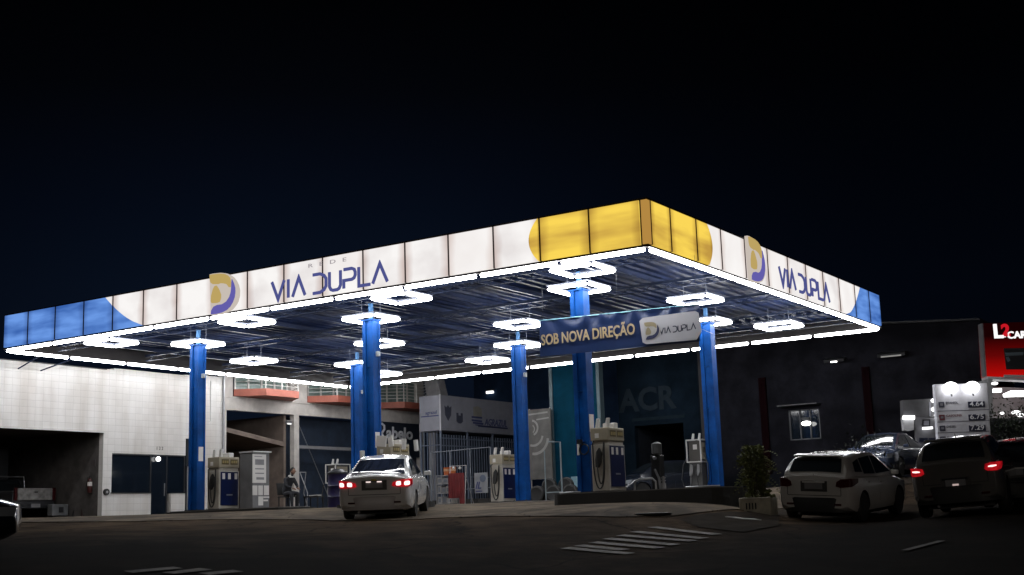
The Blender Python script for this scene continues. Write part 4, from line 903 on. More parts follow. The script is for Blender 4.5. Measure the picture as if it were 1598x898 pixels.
# ------------------------------------------------------------------ chair, stool, person
def skin_body(name, verts, edges, radii, m, parent, sub=2):
    me = bpy.data.meshes.new(name); me.from_pydata(verts, edges, []); o = bpy.data.objects.new(name, me); C.objects.link(o)
    sk = o.modifiers.new('s', 'SKIN'); sk.use_smooth_shade = True
    for i, r in enumerate(radii): 
        me.skin_vertices[0].data[i].radius = (r, r) if not hasattr(r, '__len__') else r
        me.skin_vertices[0].data[i].use_root = (i == 0)
    o.modifiers.new('u', 'SUBSURF').levels = sub; o.modifiers['u'].render_levels = sub
    bpy.context.view_layer.update()
    m2 = bpy.data.meshes.new_from_object(o.evaluated_get(bpy.context.evaluated_depsgraph_get())); bpy.data.objects.remove(o)
    m2.name = name; m2.materials.clear(); m2.materials.append(m); o = bpy.data.objects.new(name, m2); C.objects.link(o); o.parent = parent; ROOT[o.name] = ROOT[parent.name]
    m2.polygons.foreach_set('use_smooth', [True] * len(m2.polygons)); return o
pp = PY(448, 789, 5.2); px0, py0 = float(pp[0]), 5.2; gz = float(G(px0, py0))
gz = max(gz, float(pp[2])) if False else gz
ch = thing('chair', 'dark chair under the seated person beside the bay opening', 'chair', (px0, py0, gz), math.radians(-12))
b = MB().box(-.24, .22, -.22, .22, .42, .46); b.build('seat', M_black, ch, local=True, bevel=.01)
MB().add([(-.24, -.22, .5), (-.24, .22, .5), (-.31, .22, .9), (-.31, -.22, .9), (-.21, -.22, .5), (-.21, .22, .5), (-.28, .22, .9), (-.28, -.22, .9)], [(0, 1, 2, 3), (7, 6, 5, 4), (0, 4, 5, 1), (1, 5, 6, 2), (2, 6, 7, 3), (3, 7, 4, 0)]).build('backrest', M_black, ch, local=True)
for a in (-.22, .19):
    for c in (-.2, .18): MB().box(a, a + .03, c, c + .03, 0, .46 if a > 0 else .9 if False else .42).build('leg', M_dark, ch, local=True)
ps = thing('person', 'person in dark clothes sitting bent forward on a chair beside the bay opening', 'person', (px0, py0, gz), math.radians(-12))
V = [(-.05,0,.55),(-.02,0,.72),(.07,0,.90),(.17,0,1.03),(.24,0,1.10),(.30,0,1.17),                                   # pelvis .. neck base
     (.14,-.17,1.0),(.26,-.22,.78),(.44,-.12,.72),(.14,.17,1.0),(.28,.22,.78),(.44,.10,.72),                          # arms
     (.02,-.10,.53),(.44,-.12,.54),(.46,-.13,.12),(.56,-.14,.05),(.02,.10,.53),(.46,.12,.54),(.40,.13,.12),(.52,.14,.05)]
Eg = [(0,1),(1,2),(2,3),(3,4),(4,5),(3,6),(6,7),(7,8),(3,9),(9,10),(10,11),(0,12),(12,13),(13,14),(14,15),(0,16),(16,17),(17,18),(18,19)]
Rr = [.15,.145,.15,.135,.06,.055,.075,.05,.035,.075,.05,.035,.10,.075,.05,.045,.10,.075,.05,.045]
M_cloth = mat('dark_clothes', (.020, .021, .026), .85); M_skin = mat('skin', (.22, .12, .08), .6)
bd_ = skin_body('body', V, Eg, Rr, M_cloth, ps)
hd_ = MB().sphere((.34, 0, 1.27), .095, 16, (1.05, .82, 1.2)).sphere((.445, 0, 1.25), .018, 8).sphere((.37, .085, 1.26), .022, 8).sphere((.37, -.085, 1.26), .022, 8)
hd_.build('head', M_skin, ps, local=True, smooth=True)
MB().sphere((.32, 0, 1.30), .10, 16, (1.0, .86, 1.1)).build('hair', M_black, ps, local=True, smooth=True)
MB().lathe((.22, 0, 1.06), [(.085, 0), (.09, .05), (.075, .09)], 14).build('collar', M_paper, ps, local=True, smooth=True)
for s in (-1, 1):
    hv = [(.44, .11 * s, .72), (.50, .09 * s, .70), (.535, .08 * s, .69)]; 
    he = [(0, 1), (1, 2)]; rr = [.035, .034, .02]; 
    for k, dy in enumerate((-.03, -.01, .01, .03)):
        i = len(hv); hv += [(.55, .085 * s + dy, .685), (.585 - abs(dy) * .3, .085 * s + dy, .665), (.59 - abs(dy) * .3, .085 * s + dy, .64)]; he += [(1, i), (i, i + 1), (i + 1, i + 2)]; rr += [.0095, .009, .008]
    i = len(hv); hv += [(.50, .05 * s, .69), (.53, .035 * s, .675)]; he += [(1, i), (i, i + 1)]; rr += [.011, .009]
    skin_body('hand', hv, he, rr, M_skin, ps, 1)
MB().box(.4, .62, -.18, -.09, 0.0, .07).box(.36, .58, .09, .18, 0.0, .07).build('shoes', M_black, ps, local=True, bevel=.02)
MB().box(.418, .47, -.17, -.10, .12, .32).build('sock', M_paper, ps, local=True)
# walking-frame / standing dark rack beside the person
q = PY(468, 789, 5.6); o = thing('bicycle_rack', 'thin leaning metal frame just right of the seated person', 'frame', (q[0], 5.6, gz))
MB().tube([(q[0], 5.6, gz + 1.25), (q[0] + .25, 5.7, gz + .55), (q[0] + .3, 5.6, gz + .02)], .014, 6).tube([(q[0], 5.9, gz + 1.25), (q[0] - .1, 5.9, gz + .55), (q[0] + .1, 5.9, gz + .02)], .014, 6).tube([(q[0], 5.6, gz + 1.25), (q[0], 5.9, gz + 1.25)], .014, 6).build('frame', M_silver, o)
q = PY(490, 789, 5.8); st = thing('bench', 'low dark stool with a pale folded cloth on its seat, right of the person', 'stool', (q[0], 5.8, gz))
MB().box(q[0] - .35, q[0] + .3, 5.65, 6.0, gz + .40, gz + .44).build('seat', M_black, st)
for a in (-.32, .24):
    for c in (5.67, 5.95): MB().box(q[0] + a, q[0] + a + .035, c, c + .035, gz, gz + .40).build('leg', M_dark, st)
o = MB().cbox((q[0] + .05, 5.8, gz + .46), (.36, .2, .03), rz=.1).build('folded_cloth', M_paper); tag(o, 'pale folded cloth lying on the low stool', 'cloth')
# waste drum and tyre inflator beside the sedan
q = PY(527, 797, 3.0); x_, y_ = float(q[0]), 3.0; z_ = float(G(x_, y_))
o = thing('waste_drum', 'tall violet blue drum standing at the left of the white sedan', 'drum', (x_, y_, z_))
MB().lathe((x_, y_, z_), [(.28, 0), (.30, .02), (.29, .3), (.31, .33), (.29, .36), (.29, .62), (.31, .65), (.29, .68), (.29, .98), (.30, 1.0)], 22).build('body', mat('violet_drum', (.014, .010, .065), .45, dirt=.2), o, smooth=True)
MB().lathe((x_, y_, z_ + 1.0), [(.31, 0), (.31, .05), (.12, .16)], 22).build('lid', M_dark, o, smooth=True)
q = PY(1030, 768, 2.1); x_ = float(q[0]); y_ = 2.1
o = thing('air_machine', 'small tyre inflator post with hose and low guard on the long island', 'air machine', (x_, y_, 0))
MB().box(x_ - .17, x_ + .1, y_ - .1, y_ + .12, 0, .85).build('post', M_dark, o, bevel=.02)
MB().lathe((x_ - .02, y_ - .02, .85), [(.04, 0), (.13, .05), (.13, .28), (.04, .33)], 14).build('reel', mat('reel_grey', (.08, .085, .09), .5), o, smooth=True)
MB().sphere((x_ - .03, y_ - .14, .78), .05, 10).build('gauge', M_silver, o, smooth=True)
MB().tube([(x_ - .04, y_ - .14, .5), (x_ + .08, y_ - .18, .28), (x_ + .12, y_ - .2, .02)], .03, 8).build('air_hose', M_silver, o, smooth=True)
MB().tube([(x_ - .6, y_ - .2, 0), (x_ - .58, y_ - .2, .22), (x_ - .45, y_ - .2, .28), (x_ - .1, y_ - .2, .28), (x_, y_ - .2, .2), (x_, y_ - .2, 0)], .028, 8).build('guard', M_silver, o, smooth=True)
MB().lathe((x_ + .16, y_ - .1, 0), [(.06, 0), (.06, .16)], 10).lathe((x_ + .16, y_ - .1, .2), [(.06, 0), (.06, .03)], 10).lathe((x_ + .16, y_ - .1, .27), [(.06, 0), (.06, .03)], 10).tube([(x_ + .16, y_ - .1, 0), (x_ + .16, y_ - .1, .32)], .03, 8).build('marker', M_silver, o)
# hoses lying on the long island
tag(MB().tube([(-.1, 1.5, .02), (.3, 1.35, .02), (.8, 1.5, .02)], .02, 6).build('pipe', M_silver), 'thin pale pipe lying at the right end of the long island', 'pipe', 'pipes on the long island')
tag(MB().tube([(-3.5, 1.3, .02), (-3.1, 1.25, .02), (-2.9, 1.3, .02)], .02, 6).build('pipe', M_silver), 'thin pale pipe lying at the foot of the banner column', 'pipe', 'pipes on the long island')
# ------------------------------------------------------------------ goods between the pumps at the back
gy_ = 14.0; z_ = 0.02
def bpx(x, y): q = PY(x, y, gy_); return q
xl, xr_ = float(bpx(680, 740)[0]), float(bpx(705, 740)[0])
rk = thing('wire_shelf', 'wire shelf full of pale boxes beside the red cloth', 'shelf', ((xl + xr_) / 2, gy_, z_))
b = MB()
for a in (xl, xr_ - .03):
    for c in (gy_, gy_ + .45): b.box(a, a + .03, c, c + .03, z_, 1.22)
for z in (.10, .50, .86, 1.19): b.box(xl + .031, xr_ - .031, gy_, gy_ + .48, z, z + .02)
b.build('frame', M_silver, rk)
random.seed(3); kk = 0
for lev, z in enumerate((.12, .52, .88)):
    x = xl + .05; 
    while x < xr_ - .25:
        wv = random.uniform(.18, .27); hv_ = random.uniform(.2, .31)
        bo = thing('goods_box', '%s pale box %s' % (('left', 'middle', 'right')[min(2, kk % 3)], ('on the bottom tier of the wire shelf', 'on the middle tier of the wire shelf', 'on the top tier of the wire shelf')[lev]), 'box', (x + wv / 2, gy_ + .2, z), 0, 'boxes on the wire shelf')
        MB().box(x, x + wv, gy_ + .02, gy_ + .4, z, z + hv_).build('carton', mat('carton_%d' % (kk % 3), [(.26, .25, .24), (.17, .17, .18), (.30, .29, .27)][kk % 3], .7, dirt=.3), bo)
        MB().box(x + .04, x + wv - .04, gy_ + .012, gy_ + .019, z + .05, z + hv_ - .06).build('print', mat('carton_print', (.10, .11, .13), .7), bo)
        x += wv + .02; kk += 1
    kk = 0
for (xp, lb) in ((693, 'orange crate on the wire shelf, left of the pair'), (701, 'orange crate on the wire shelf, right of the pair')):
    q = bpx(xp, 727); o = thing('orange_crate', lb, 'crate', (q[0], gy_ + .2, 1.21), 0, 'orange crates on the wire shelf')
    MB().lathe((q[0], gy_ + .2, 1.21), [(.13, 0), (.15, .28), (.16, .30)], 14).build('bucket', mat('orange_plastic', (.45, .11, .03), .45), o, smooth=True)
    MB().lathe((q[0], gy_ + .2, 1.36), [(.148, 0), (.150, .08)], 14).build('band', mat('band_pale', (.5, .3, .18), .5), o)
# clothes rack with red cloth
q0, q1 = bpx(712, 780), bpx(737, 780); xa, xb = float(q0[0]), float(q1[0])
cr = thing('clothes_rack', 'folding rack draped with a dark red cloth', 'rack', ((xa + xb) / 2, gy_ - .4, z_))
b = MB()
for x in (xa, xb): b.tube([(x, gy_ - .5, z_), (x, gy_ - .35, 1.52)], .016, 6).tube([(x, gy_ + .1, z_), (x, gy_ - .35, 1.0)], .014, 6)
b.tube([(xa, gy_ - .35, 1.52), (xb, gy_ - .35, 1.52)], .016, 6).tube([(xa, gy_ - .45, .55), (xb, gy_ - .45, .55)], .012, 6)
b.build('frame', M_silver, cr)
vs = []; n = 40
for j in range(9):
    for i in range(n + 1):
        t = i / n; z = 1.24 - j / 8 * (.95 + .22 * (t > .72)); vs.append((xa + .02 + t * (xb - xa - .0), gy_ - .52 + .03 * math.sin(t * 34) * (j / 8 + .2) - .02 * j / 8, z))
tag(MB().add(vs, [(j * (n + 1) + i, j * (n + 1) + i + 1, (j + 1) * (n + 1) + i + 1, (j + 1) * (n + 1) + i) for j in range(8) for i in range(n)]).build('red_cloth', mat('red_fabric', (.13, .010, .012), .8, var=.2), smooth=True), 'dark red cloth draped over the folding rack', 'cloth')
for xp in (717, 727):
    q = bpx(xp, 731); o = thing('bulb', 'small white bulb hung over the red cloth, %s of two' % ('left' if xp < 720 else 'right'), 'bulb', q, 0, 'bulbs over the red cloth')
    MB().sphere((q[0], gy_ - .4, q[2]), .055, 10).build('glass', M_paper, o, smooth=True); MB().cyl((q[0], gy_ - .4, q[2] + .05), .02, .05, 8).build('cap', M_silver, o)
# IL poster board
q0, q1 = bpx(741, 738), bpx(762, 768)
po = thing('advert', 'leaning pale panel lettered IL with a round emblem, left of the rear pump', 'panel', ((q0[0] + q1[0]) / 2, gy_, .1))
MB().box(q0[0], q1[0], gy_ - .05, gy_, .45, 1.22).build('panel', mat('panel_pale', (.27, .28, .30), .6, dirt=.3), po)
text('lettering', 'IL', .26, M_ink, po, (q0[0] + .05, gy_ - .055, .62), (1, 0, 0), (0, 0, 1), .008, bold=.02, shear=.3)
MB().lathe((q1[0] - .2, gy_ - .065, 1.0), [(.14, 0), (.14, .01)], 18, 'Y').lathe((q1[0] - .2, gy_ - .075, 1.0), [(.09, 0), (.09, .008)], 18, 'Y').build('emblem', mat('emblem_slate', (.09, .11, .16), .6), po)
MB().box(q0[0] + .05, q0[0] + .35, gy_ - .058, gy_ - .051, .5, .54).build('caption_bar', M_ink, po)
for x in (q0[0] + .03, q1[0] - .06): MB().box(x, x + .03, gy_ + .001, gy_ + .03, .02, .6).build('leg', M_dark, po)
# long thin rail fence in front of the barred shop
ra = thing('rail_fence', 'thin grey rail fence running behind the goods towards the rear pump', 'fence', (-18, 16, 0))
A_ = PY(672, 707, 16.0); B_ = PY(765, 698, 16.0)
b = MB().tube([A_, B_], .022, 6).tube([A_ - [0, 0, 1.6], B_ - [0, 0, 1.6]], .018, 6)
for t in np.linspace(0, 1, 4): p = A_ + (B_ - A_) * t; b.tube([p, (p[0], p[1], 0)], .022, 6)
b.build('rails', mat('rail_grey', (.15, .17, .20), .5), ra)
# low black wall strip behind goods
lw = MB().box(-24, -13.2, 17.2, 17.4, 0, .32).build('low_kerb', M_curb); tag(lw, 'low dark kerb wall behind the goods and rail fence', 'kerb wall')
# hand rail by the turquoise wall
hr = thing('hand_rail', 'bent pale handrail in front of the turquoise wall', 'handrail', (-11.2, 14, 0))
a_, b_, c_ = PY(856, 690, 14), PY(874, 690, 14), PY(878, 766, 14)
MB().tube([a_, b_, (b_[0], 14, .0)], .03, 8).tube([(a_[0] - .2, 14, 1.9), (a_[0] - .2, 14, 0)], .022, 8).tube([(a_[0] - .2, 14, .35), (b_[0], 14, .35)], .02, 8).build('rail', mat('rail_pale', (.15, .19, .21), .5), hr)
# jumble of tyres and machine parts
random.seed(11)
names = ['left', 'second', 'third', 'fourth', 'right']
for k in range(5):
    q = PY(838 + k * 13, 752, 15.5); o = thing('tyre', 'worn black tyre in the pile by the turquoise wall, %s from the left' % ('first', 'second', 'third', 'fourth', 'fifth')[k], 'tyre', (q[0], 15.5, .0), 0, 'tyres by the turquoise wall')
    zz = .0 if k % 2 == 0 else .0; pr_ = [(.18, -.09), (.26, -.11), (.32, -.08), (.33, 0), (.32, .08), (.26, .11), (.18, .09)]
    MB().lathe((q[0], 15.5 + (k % 2) * .3, .34 + .28 * (k % 2)), pr_, 20, 'Y').build('tread', M_black, o, smooth=True)
    MB().lathe((q[0], 15.5 + (k % 2) * .3, .34 + .28 * (k % 2)), [(.17, -.05), (.17, .05)], 16, 'Y').build('rim', M_silver if k in (1, 3) else M_dark, o)
    if k % 2: MB().box(q[0] - .2, q[0] + .2, 15.65, 15.95, 0, .28).build('block', M_dark, o)
# ------------------------------------------------------------------ planter with bush
pc = PD(1184, 795, 28.6); px_, py_ = float(pc[0]), float(pc[1]); pz = float(G(px_, py_))
pl_ = thing('planter', 'pale chipped concrete planter holding a bush at the kerb', 'planter', (px_, py_, pz), math.radians(6))
b = MB().box(-.36, .36, -.3, -.24, -.08, .34).box(-.36, .36, .24, .3, -.08, .34).box(-.36, -.3, -.239, .239, -.08, .34).box(.3, .36, -.239, .239, -.08, .34)
b.box(-.30, .30, -.239, .239, -.08, .05); b.build('box', mat('planter_paint', (.48, .45, .36), .8, var=.15, dirt=.45, bump=.3), pl_, local=True, bevel=.02)
MB().box(-.299, .299, -.238, .238, .051, .27).build('soil', M_soil, pl_, local=True)
b = MB()
for k in range(4): b.box(-.2 + k * .07, -.17 + k * .07, -.306, -.301, .08, .22)
b.build('faded_mark', M_dark, pl_, local=True)
bush = thing('bush', 'dense leafy bush growing out of the concrete planter', 'bush', (px_, py_, pz + .27), 0)
random.seed(5); lf = MB(); stb = MB()
for k in range(9):
    a = random.uniform(0, 6.28); tx, ty, tz = .28 * math.cos(a), .24 * math.sin(a), random.uniform(.7, 1.05)
    stb.tube([(0 + .1 * math.cos(a), .1 * math.sin(a), 0), (tx * .7, ty * .7, tz * .5), (tx, ty, tz)], [.018, .012, .005], 5)
stb.build('stem', mat('stem_brown', (.05, .035, .02), .9), bush, local=True)
for k in range(1900):
    z = random.uniform(.02, 1.22); rr = (.42 if z < .2 else .25 + .16 * max(0, math.sin((z - .25) * 2.9))) * math.sqrt(random.random()) * .78
    a = random.uniform(0, 6.28)
    rr *= .78 + .34 * math.sin(3 * a + 5 * z) * math.sin(2 * a - 7 * z + 1)
    if random.random() < .05: rr *= 1.5
    lean = -.05 * z
    c = Vector((lean + rr * math.cos(a), rr * math.sin(a) * .85, z)); L_ = random.uniform(.05, .11); wv = L_ * .36
    d = Vector((math.cos(a) + random.uniform(-.8, .8), math.sin(a) + random.uniform(-.8, .8), random.uniform(-.5, 1.0))).normalized(); s_ = d.cross(Vector((random.random(), random.random(), random.random()))).normalized() * wv
    lf.cur = 0; lf.add([c, c + d * L_ * .5 + s_, c + d * L_, c + d * L_ * .5 - s_], [(0, 1, 2, 3)])
for k in range(46):          # arching fronds with leaflets
    a = random.uniform(0, 6.28); z0 = random.uniform(.35, 1.05); L_ = random.uniform(.28, .50); up_ = random.uniform(.25, .9)
    for j in range(9):
        t_ = j / 8; c = Vector((math.cos(a) * (.08 + L_ * t_), math.sin(a) * (.08 + L_ * t_) * .9, z0 + up_ * L_ * t_ - .55 * L_ * t_ * t_ * 1.6))
        for s_ in (-1, 1):
            d = Vector((math.cos(a + s_ * .8), math.sin(a + s_ * .8), -.15)) * random.uniform(.07, .12) * (1.1 - .6 * t_); w_ = Vector((0, 0, .014)) + Vector((math.cos(a), math.sin(a), 0)) * .012
            lf.add([c, c + d * .5 + w_, c + d, c + d * .5 - w_], [(0, 1, 2, 3)])
lf.build('foliage', mat('leaf_green', (.12, .135, .04), .6, var=.5, scale=9), bush, local=True)
# ------------------------------------------------------------------ cars
def interp(pts, x):
    if x <= pts[0][0]: return pts[0][1]
    for (a, p), (b_, q) in zip(pts, pts[1:]):
        if x <= b_:
            t = (x - a) / (b_ - a); return p + (q - p) * t
    return pts[-1][1]
def smooth_fn(pts):
    xs = [p[0] for p in pts]; 
    def f(x):
        h = .05; return (interp(pts, x - h) + 2 * interp(pts, x) + interp(pts, x + h)) / 4
    return f
def ground_matrix(x, y, az):
    """stand a car at plan point x,y heading az on the sloping ground"""
    d = Vector((math.cos(az), math.sin(az), 0)); s = Vector((-d.y, d.x, 0)); a, c = 1.3, .75
    h = lambda q: float(G(q.x, q.y))
    P0 = Vector((x, y, 0)); f = h(P0 + d * a); r = h(P0 - d * a); l = h(P0 + s * c); rr = h(P0 - s * c)
    X = Vector((d.x * 2 * a, d.y * 2 * a, f - r)).normalized(); Y = Vector((s.x * 2 * c, s.y * 2 * c, l - rr)).normalized(); Z = X.cross(Y).normalized(); Y = Z.cross(X)
    z = (f + r + l + rr) / 4
    return Matrix(((X.x, Y.x, Z.x, x), (X.y, Y.y, Z.y, y), (X.z, Y.z, Z.z, z + .012), (0, 0, 0, 1)))
def car(name, label, cat, M, S, paint, lit=None, light_on=True, plate=True, group=None):
    t = thing(name, label, cat, M=M, group=group)
    L, W = S['L'], S['W']; hw = W / 2; belt = smooth_fn(S['belt']); top = smooth_fn(S['top']); deck = smooth_fn(S['deck'])
    x0, x1 = -L / 2, L / 2; cx0, cx1 = S['cab']
    def wid(x):
        e = min(x - x0, x1 - x); r = S.get('nose', .55) if x > 0 else S.get('tail', .35)
        k = min(1, max(0, e / r)); return hw * (S.get('endw', .80) + (1 - S.get('endw', .80)) * math.sqrt(max(0, 1 - (1 - k) ** 2)))
    def rw(x):     # half width of the roof
        return hw * .70 * (1 - .10 * abs(x - (cx0 + cx1) / 2) / ((cx1 - cx0) / 2))
    zb = S['zb']
    N = 56; xs = [x0 + (x1 - x0) * (.5 - .5 * math.cos(math.pi * i / N)) for i in range(N + 1)]
    b = MB(); rings = []
    for x in xs:
        w_ = wid(x); zs = belt(x); zd = max(zs + .01, min(deck(x), zs + .10)); e = min(x - x0, x1 - x); lift = .14 * max(0, 1 - e / .5) ** 2
        lo = zb + lift
        half = [(0, lo), (w_ * .80, lo), (w_ * .95, lo + .05), (w_ * .995, lo + .16), (w_ * 1.0, lo + (zs - lo) * .55), (w_ * .985, lo + (zs - lo) * .78), (w_ * .955, zs - .03), (w_ * .91, zs + .0), (w_ * .6, zd + .012), (0, zd + .03)]
        ring_ = [(x, yy, zz) for yy, zz in half] + [(x, -yy, zz) for yy, zz in half[-2:0:-1]]
        rings.append(ring_)
    n = len(rings[0]); vs = [q for r_ in rings for q in r_]
    fs = [(i * n + k, i * n + (k + 1) % n, (i + 1) * n + (k + 1) % n, (i + 1) * n + k) for i in range(N) for k in range(n)] + [tuple(range(n)), tuple(range(N * n, (N + 1) * n))]
    b.add(vs, fs); body = b.build('body', [paint, M_black], t, local=True)
    # wheel arches
    wr_ = S['wr']
    for wx in S['wx']:
        for s in (-1, 1):
            cb = MB(); cb.tube([(wx, s * (hw - .27), wr_ * .98), (wx, s * (hw + .1), wr_ * .98)], wr_ + .055, 28); c_ = cb.build('cut', M_black)
            md = body.modifiers.new('b', 'BOOLEAN'); md.object = c_; md.operation = 'DIFFERENCE'; md.solver = 'EXACT'; md.material_mode = 'TRANSFER'
            c_.matrix_world = M; bpy.context.view_layer.update()
            m2 = bpy.data.meshes.new_from_object(body.evaluated_get(bpy.context.evaluated_depsgraph_get())); body.modifiers.clear(); body.data = m2
            bpy.data.objects.remove(c_)
    body.data.name = 'body'; body.data.polygons.foreach_set('use_smooth', [True] * len(body.data.polygons)); smooth_by_angle(body.data, 35)
    # cabin
    M2 = 40; cxs = [cx0 + (cx1 - cx0) * i / M2 for i in range(M2 + 1)]; vs = []
    def side_y(x, z):
        zb_ = belt(x) - .02; zt_ = max(top(x), zb_ + .02); k = min(1, max(0, (z - zb_) / (zt_ - zb_ + 1e-6)))
        full = min(1, max(0, (z - zb_) / S['cabh'])); base = min(wid(x), hw) * .90; r = rw(x)
        return base + (r - base) * full ** 1.15
    for x in cxs:
        z0_ = belt(x) - .03; z1_ = max(top(x), z0_ + .01); hh = z1_ - z0_
        ys = [side_y(x, z0_ + hh * t_) for t_ in (0, .3, .6, .88)]; yt = side_y(x, z1_)
        half = [(ys[0], z0_), (ys[1], z0_ + hh * .3), (ys[2], z0_ + hh * .6), (ys[3], z0_ + hh * .88), (yt * .95, z0_ + hh * .975), (yt * .75, z1_ + .008), (yt * .35, z1_ + .025)]
        vs += [(x, yy, zz) for yy, zz in half] + [(x, 0, z1_ + .032)] + [(x, -yy, zz) for yy, zz in half[::-1]]
    n = 15; fs = [(i * n + k, i * n + (k + 1) % n, (i + 1) * n + (k + 1) % n, (i + 1) * n + k) for i in range(M2) for k in range(n)] + [tuple(range(n)), tuple(range(M2 * n, (M2 + 1) * n))]
    MB().add(vs, fs).build('cabin', paint, t, local=True, smooth=True)
    # side windows
    for s in (-1, 1):
        for poly_ in S['side']:
            P = []
            for (a, c), (a2, c2) in zip(poly_, poly_[1:] + poly_[:1]):
                for k in range(4): P.append((a + (a2 - a) * k / 4, c + (c2 - c) * k / 4))
            bb_ = MB(); o1 = [(a, s * (side_y(a, c) + .012), c) for a, c in P]; ca = sum(p[0] for p in P) / len(P); cc_ = sum(p[1] for p in P) / len(P)
            o1.append((ca, s * (side_y(ca, cc_) + .012), cc_)); k = len(P)
            bb_.add(o1, [(i, (i + 1) % k, k) for i in range(k)]); bb_.build('side_window', M_gl, t, local=True)
    def top_band(name, xa, xb, ka, kb, m):          # glass on the sloping ends of the cabin
        vs = []; n1, n2 = 10, 12
        for i in range(n1 + 1):
            x = xa + (xb - xa) * i / n1; z = top(x); h_ = .03; sl = (top(x + h_) - top(x - h_)) / (2 * h_); nrm = Vector((-sl, 0, 1)).normalized() * .014
            wv = (ka + (kb - ka) * i / n1) * side_y(x, z)
            for j in range(n2 + 1):
                v = -1 + 2 * j / n2; yy = wv * v; zz = z + .032 - .03 * (abs(yy) / (side_y(x, z) + 1e-6)) ** 2.2
                vs.append((x + nrm.x, yy, zz + nrm.z))
        MB().add(vs, [(i * (n2 + 1) + j, i * (n2 + 1) + j + 1, (i + 1) * (n2 + 1) + j + 1, (i + 1) * (n2 + 1) + j) for i in range(n1) for j in range(n2)]).build(name, m, t, local=True, smooth=True)
    top_band('rear_window', *S['rearw'], M_gl); top_band('windscreen', *S['frontw'], M_gl)
    # wheels
    for wx in S['wx']:
        for s in (-1, 1):
            wh_ = MB().lathe((wx, s * (hw - .115), wr_), [(wr_ * .62, -.10), (wr_ * .93, -.105), (wr_, -.07), (wr_, .07), (wr_ * .93, .105), (wr_ * .62, .10)], 28, 'Y').build('wheel', M_black, t, local=True, smooth=True)
            rb = MB().lathe((wx, s * (hw - .055), wr_), [(wr_ * .66, -.02), (wr_ * .66, .02), (wr_ * .60, .03), (wr_ * .58, -.015)], 24, 'Y')
            for k in range(5):
                a = k * 2 * math.pi / 5 + .3
                rb.cbox((wx + math.cos(a) * wr_ * .33, s * (hw - .04), wr_ + math.sin(a) * wr_ * .33), (wr_ * .6, .03, wr_ * .17), ry=-a)
            rb.build('rim', S.get('rim', M_silver), wh_, local=True)
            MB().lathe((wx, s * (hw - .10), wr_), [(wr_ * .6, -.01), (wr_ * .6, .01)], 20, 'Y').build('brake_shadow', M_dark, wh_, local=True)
    # mirrors, door lines, handles
    for s in (-1, 1):
        mx_ = S['mirror']; MB().cbox((mx_, s * (hw + .06), belt(mx_) + .09), (.10, .17, .11), rz=s * .15).build('mirror', S.get('mirror_m', paint), t, local=True, bevel=.025)
        dl_ = MB()
        for xx in S['doors']:
            for k in range(6):
                za = zb + .22 + k * (belt(xx) - zb - .28) / 6; zc = za + (belt(xx) - zb - .28) / 6
                def wy(z): 
                    tt = (z - zb) / (belt(xx) - zb); return hw * (1.0 if tt < .55 else 1.0 - .045 * (tt - .55) / .45 * 1.0)
                dl_.add([(xx - .006, s * (wy(za) + .002), za), (xx + .006, s * (wy(za) + .002), za), (xx + .006, s * (wy(zc) + .002), zc), (xx - .006, s * (wy(zc) + .002), zc)], [(0, 1, 2, 3)])
        dl_.build('door_gap', M_black, t, local=True)
        for xx in S['doors'][:2]: MB().cbox((xx + .17, s * (hw * .985 + .01), belt(xx) - .12), (.17, .03, .028)).build('door_handle', S.get('handle_m', paint), t, local=True, bevel=.006)
    # bumper lower trim, plate, lamps
    lo = zb
    if S.get('rear_trim', 1):
        vs = []; n = 18
        for zz, off in ((lo + .05, .0), (lo + S['trimh'], .018), (lo + S['trimh'] + .02, .004)):
            for j in range(n + 1):
                v = -1 + 2 * j / n; yy = v * hw * .93; xe = x0 - off - .012 + .30 * abs(v) ** 5
                vs.append((xe, yy, zz))
        MB().add(vs, [(i * (n + 1) + j, i * (n + 1) + j + 1, (i + 1) * (n + 1) + j + 1, (i + 1) * (n + 1) + j) for i in range(2) for j in range(n)]).build('rear_bumper', S.get('trim_m', paint), t, local=True, smooth=True)
    xr_ = x0 - .028
    zr0, zr1 = zb + S['trimh'] + .06, belt(x0) - .02; yw_ = hw * .70
    bs = MB().box(x0 - .004, x0 + .004, -yw_, yw_, zr0, zr0 + .012)
    for s in (-1, 1): bs.box(x0 - .004, x0 + .004, s * yw_ - .006, s * yw_ + .006, zr0 + .013, zr1)
    bs.build('boot_seam', M_black, t, local=True)
    MB().box(x0 - .006, x0 + .004, -.30, .30, S['platez'] - .12, S['platez'] + .11).build('plate_recess', mat('recess_dark', (.05, .048, .046), .5), t, local=True)
    for s in (-1, 1): MB().cbox((x0 - .03, s * hw * .62, zb + .22), (.02, .16, .035)).build('reflector', M_redl, t, local=True)
    if S.get('wiper'): MB().tube([(x0 + .02, 0, belt(x0) + .02), (x0 + .10, .05, belt(x0) + .10), (x0 + .12, .38, belt(x0) + .13)], .01, 5).build('wiper', M_black, t, local=True)
    MB().cbox((xr_, 0, S['platez']), (.02, .40, .13)).build('number_plate', mat('plate', (.20, .20, .21), .5), t, local=True)
    MB().cbox((xr_ - .004, 0, S['platez'] + .085), (.03, .5, .03)).build('plate_lamp_bar', S.get('bar_m', M_chrome), t, local=True)
    for s in (-1, 1):
        S['lamps'](t, s, hw, x0, side_y, wid, light_on)
        # head lamps
        vs = []; n = 10
        for zz in (S['headz'] - .07, S['headz'] + .07):
            for j in range(n + 1):
                u_ = j / n; x = x1 - .02 - .42 * u_ ** 1.5; vs.append((x + .008, s * (wid(x) * (.97 if zz < S['headz'] else .93) + .012), zz + .03 * u_))
        MB().add(vs, [(j, j + 1, n + 2 + j, n + 1 + j) for j in range(n)]).build('headlight', glass('lamp_glass', (.25, .27, .3), .08), t, local=True)
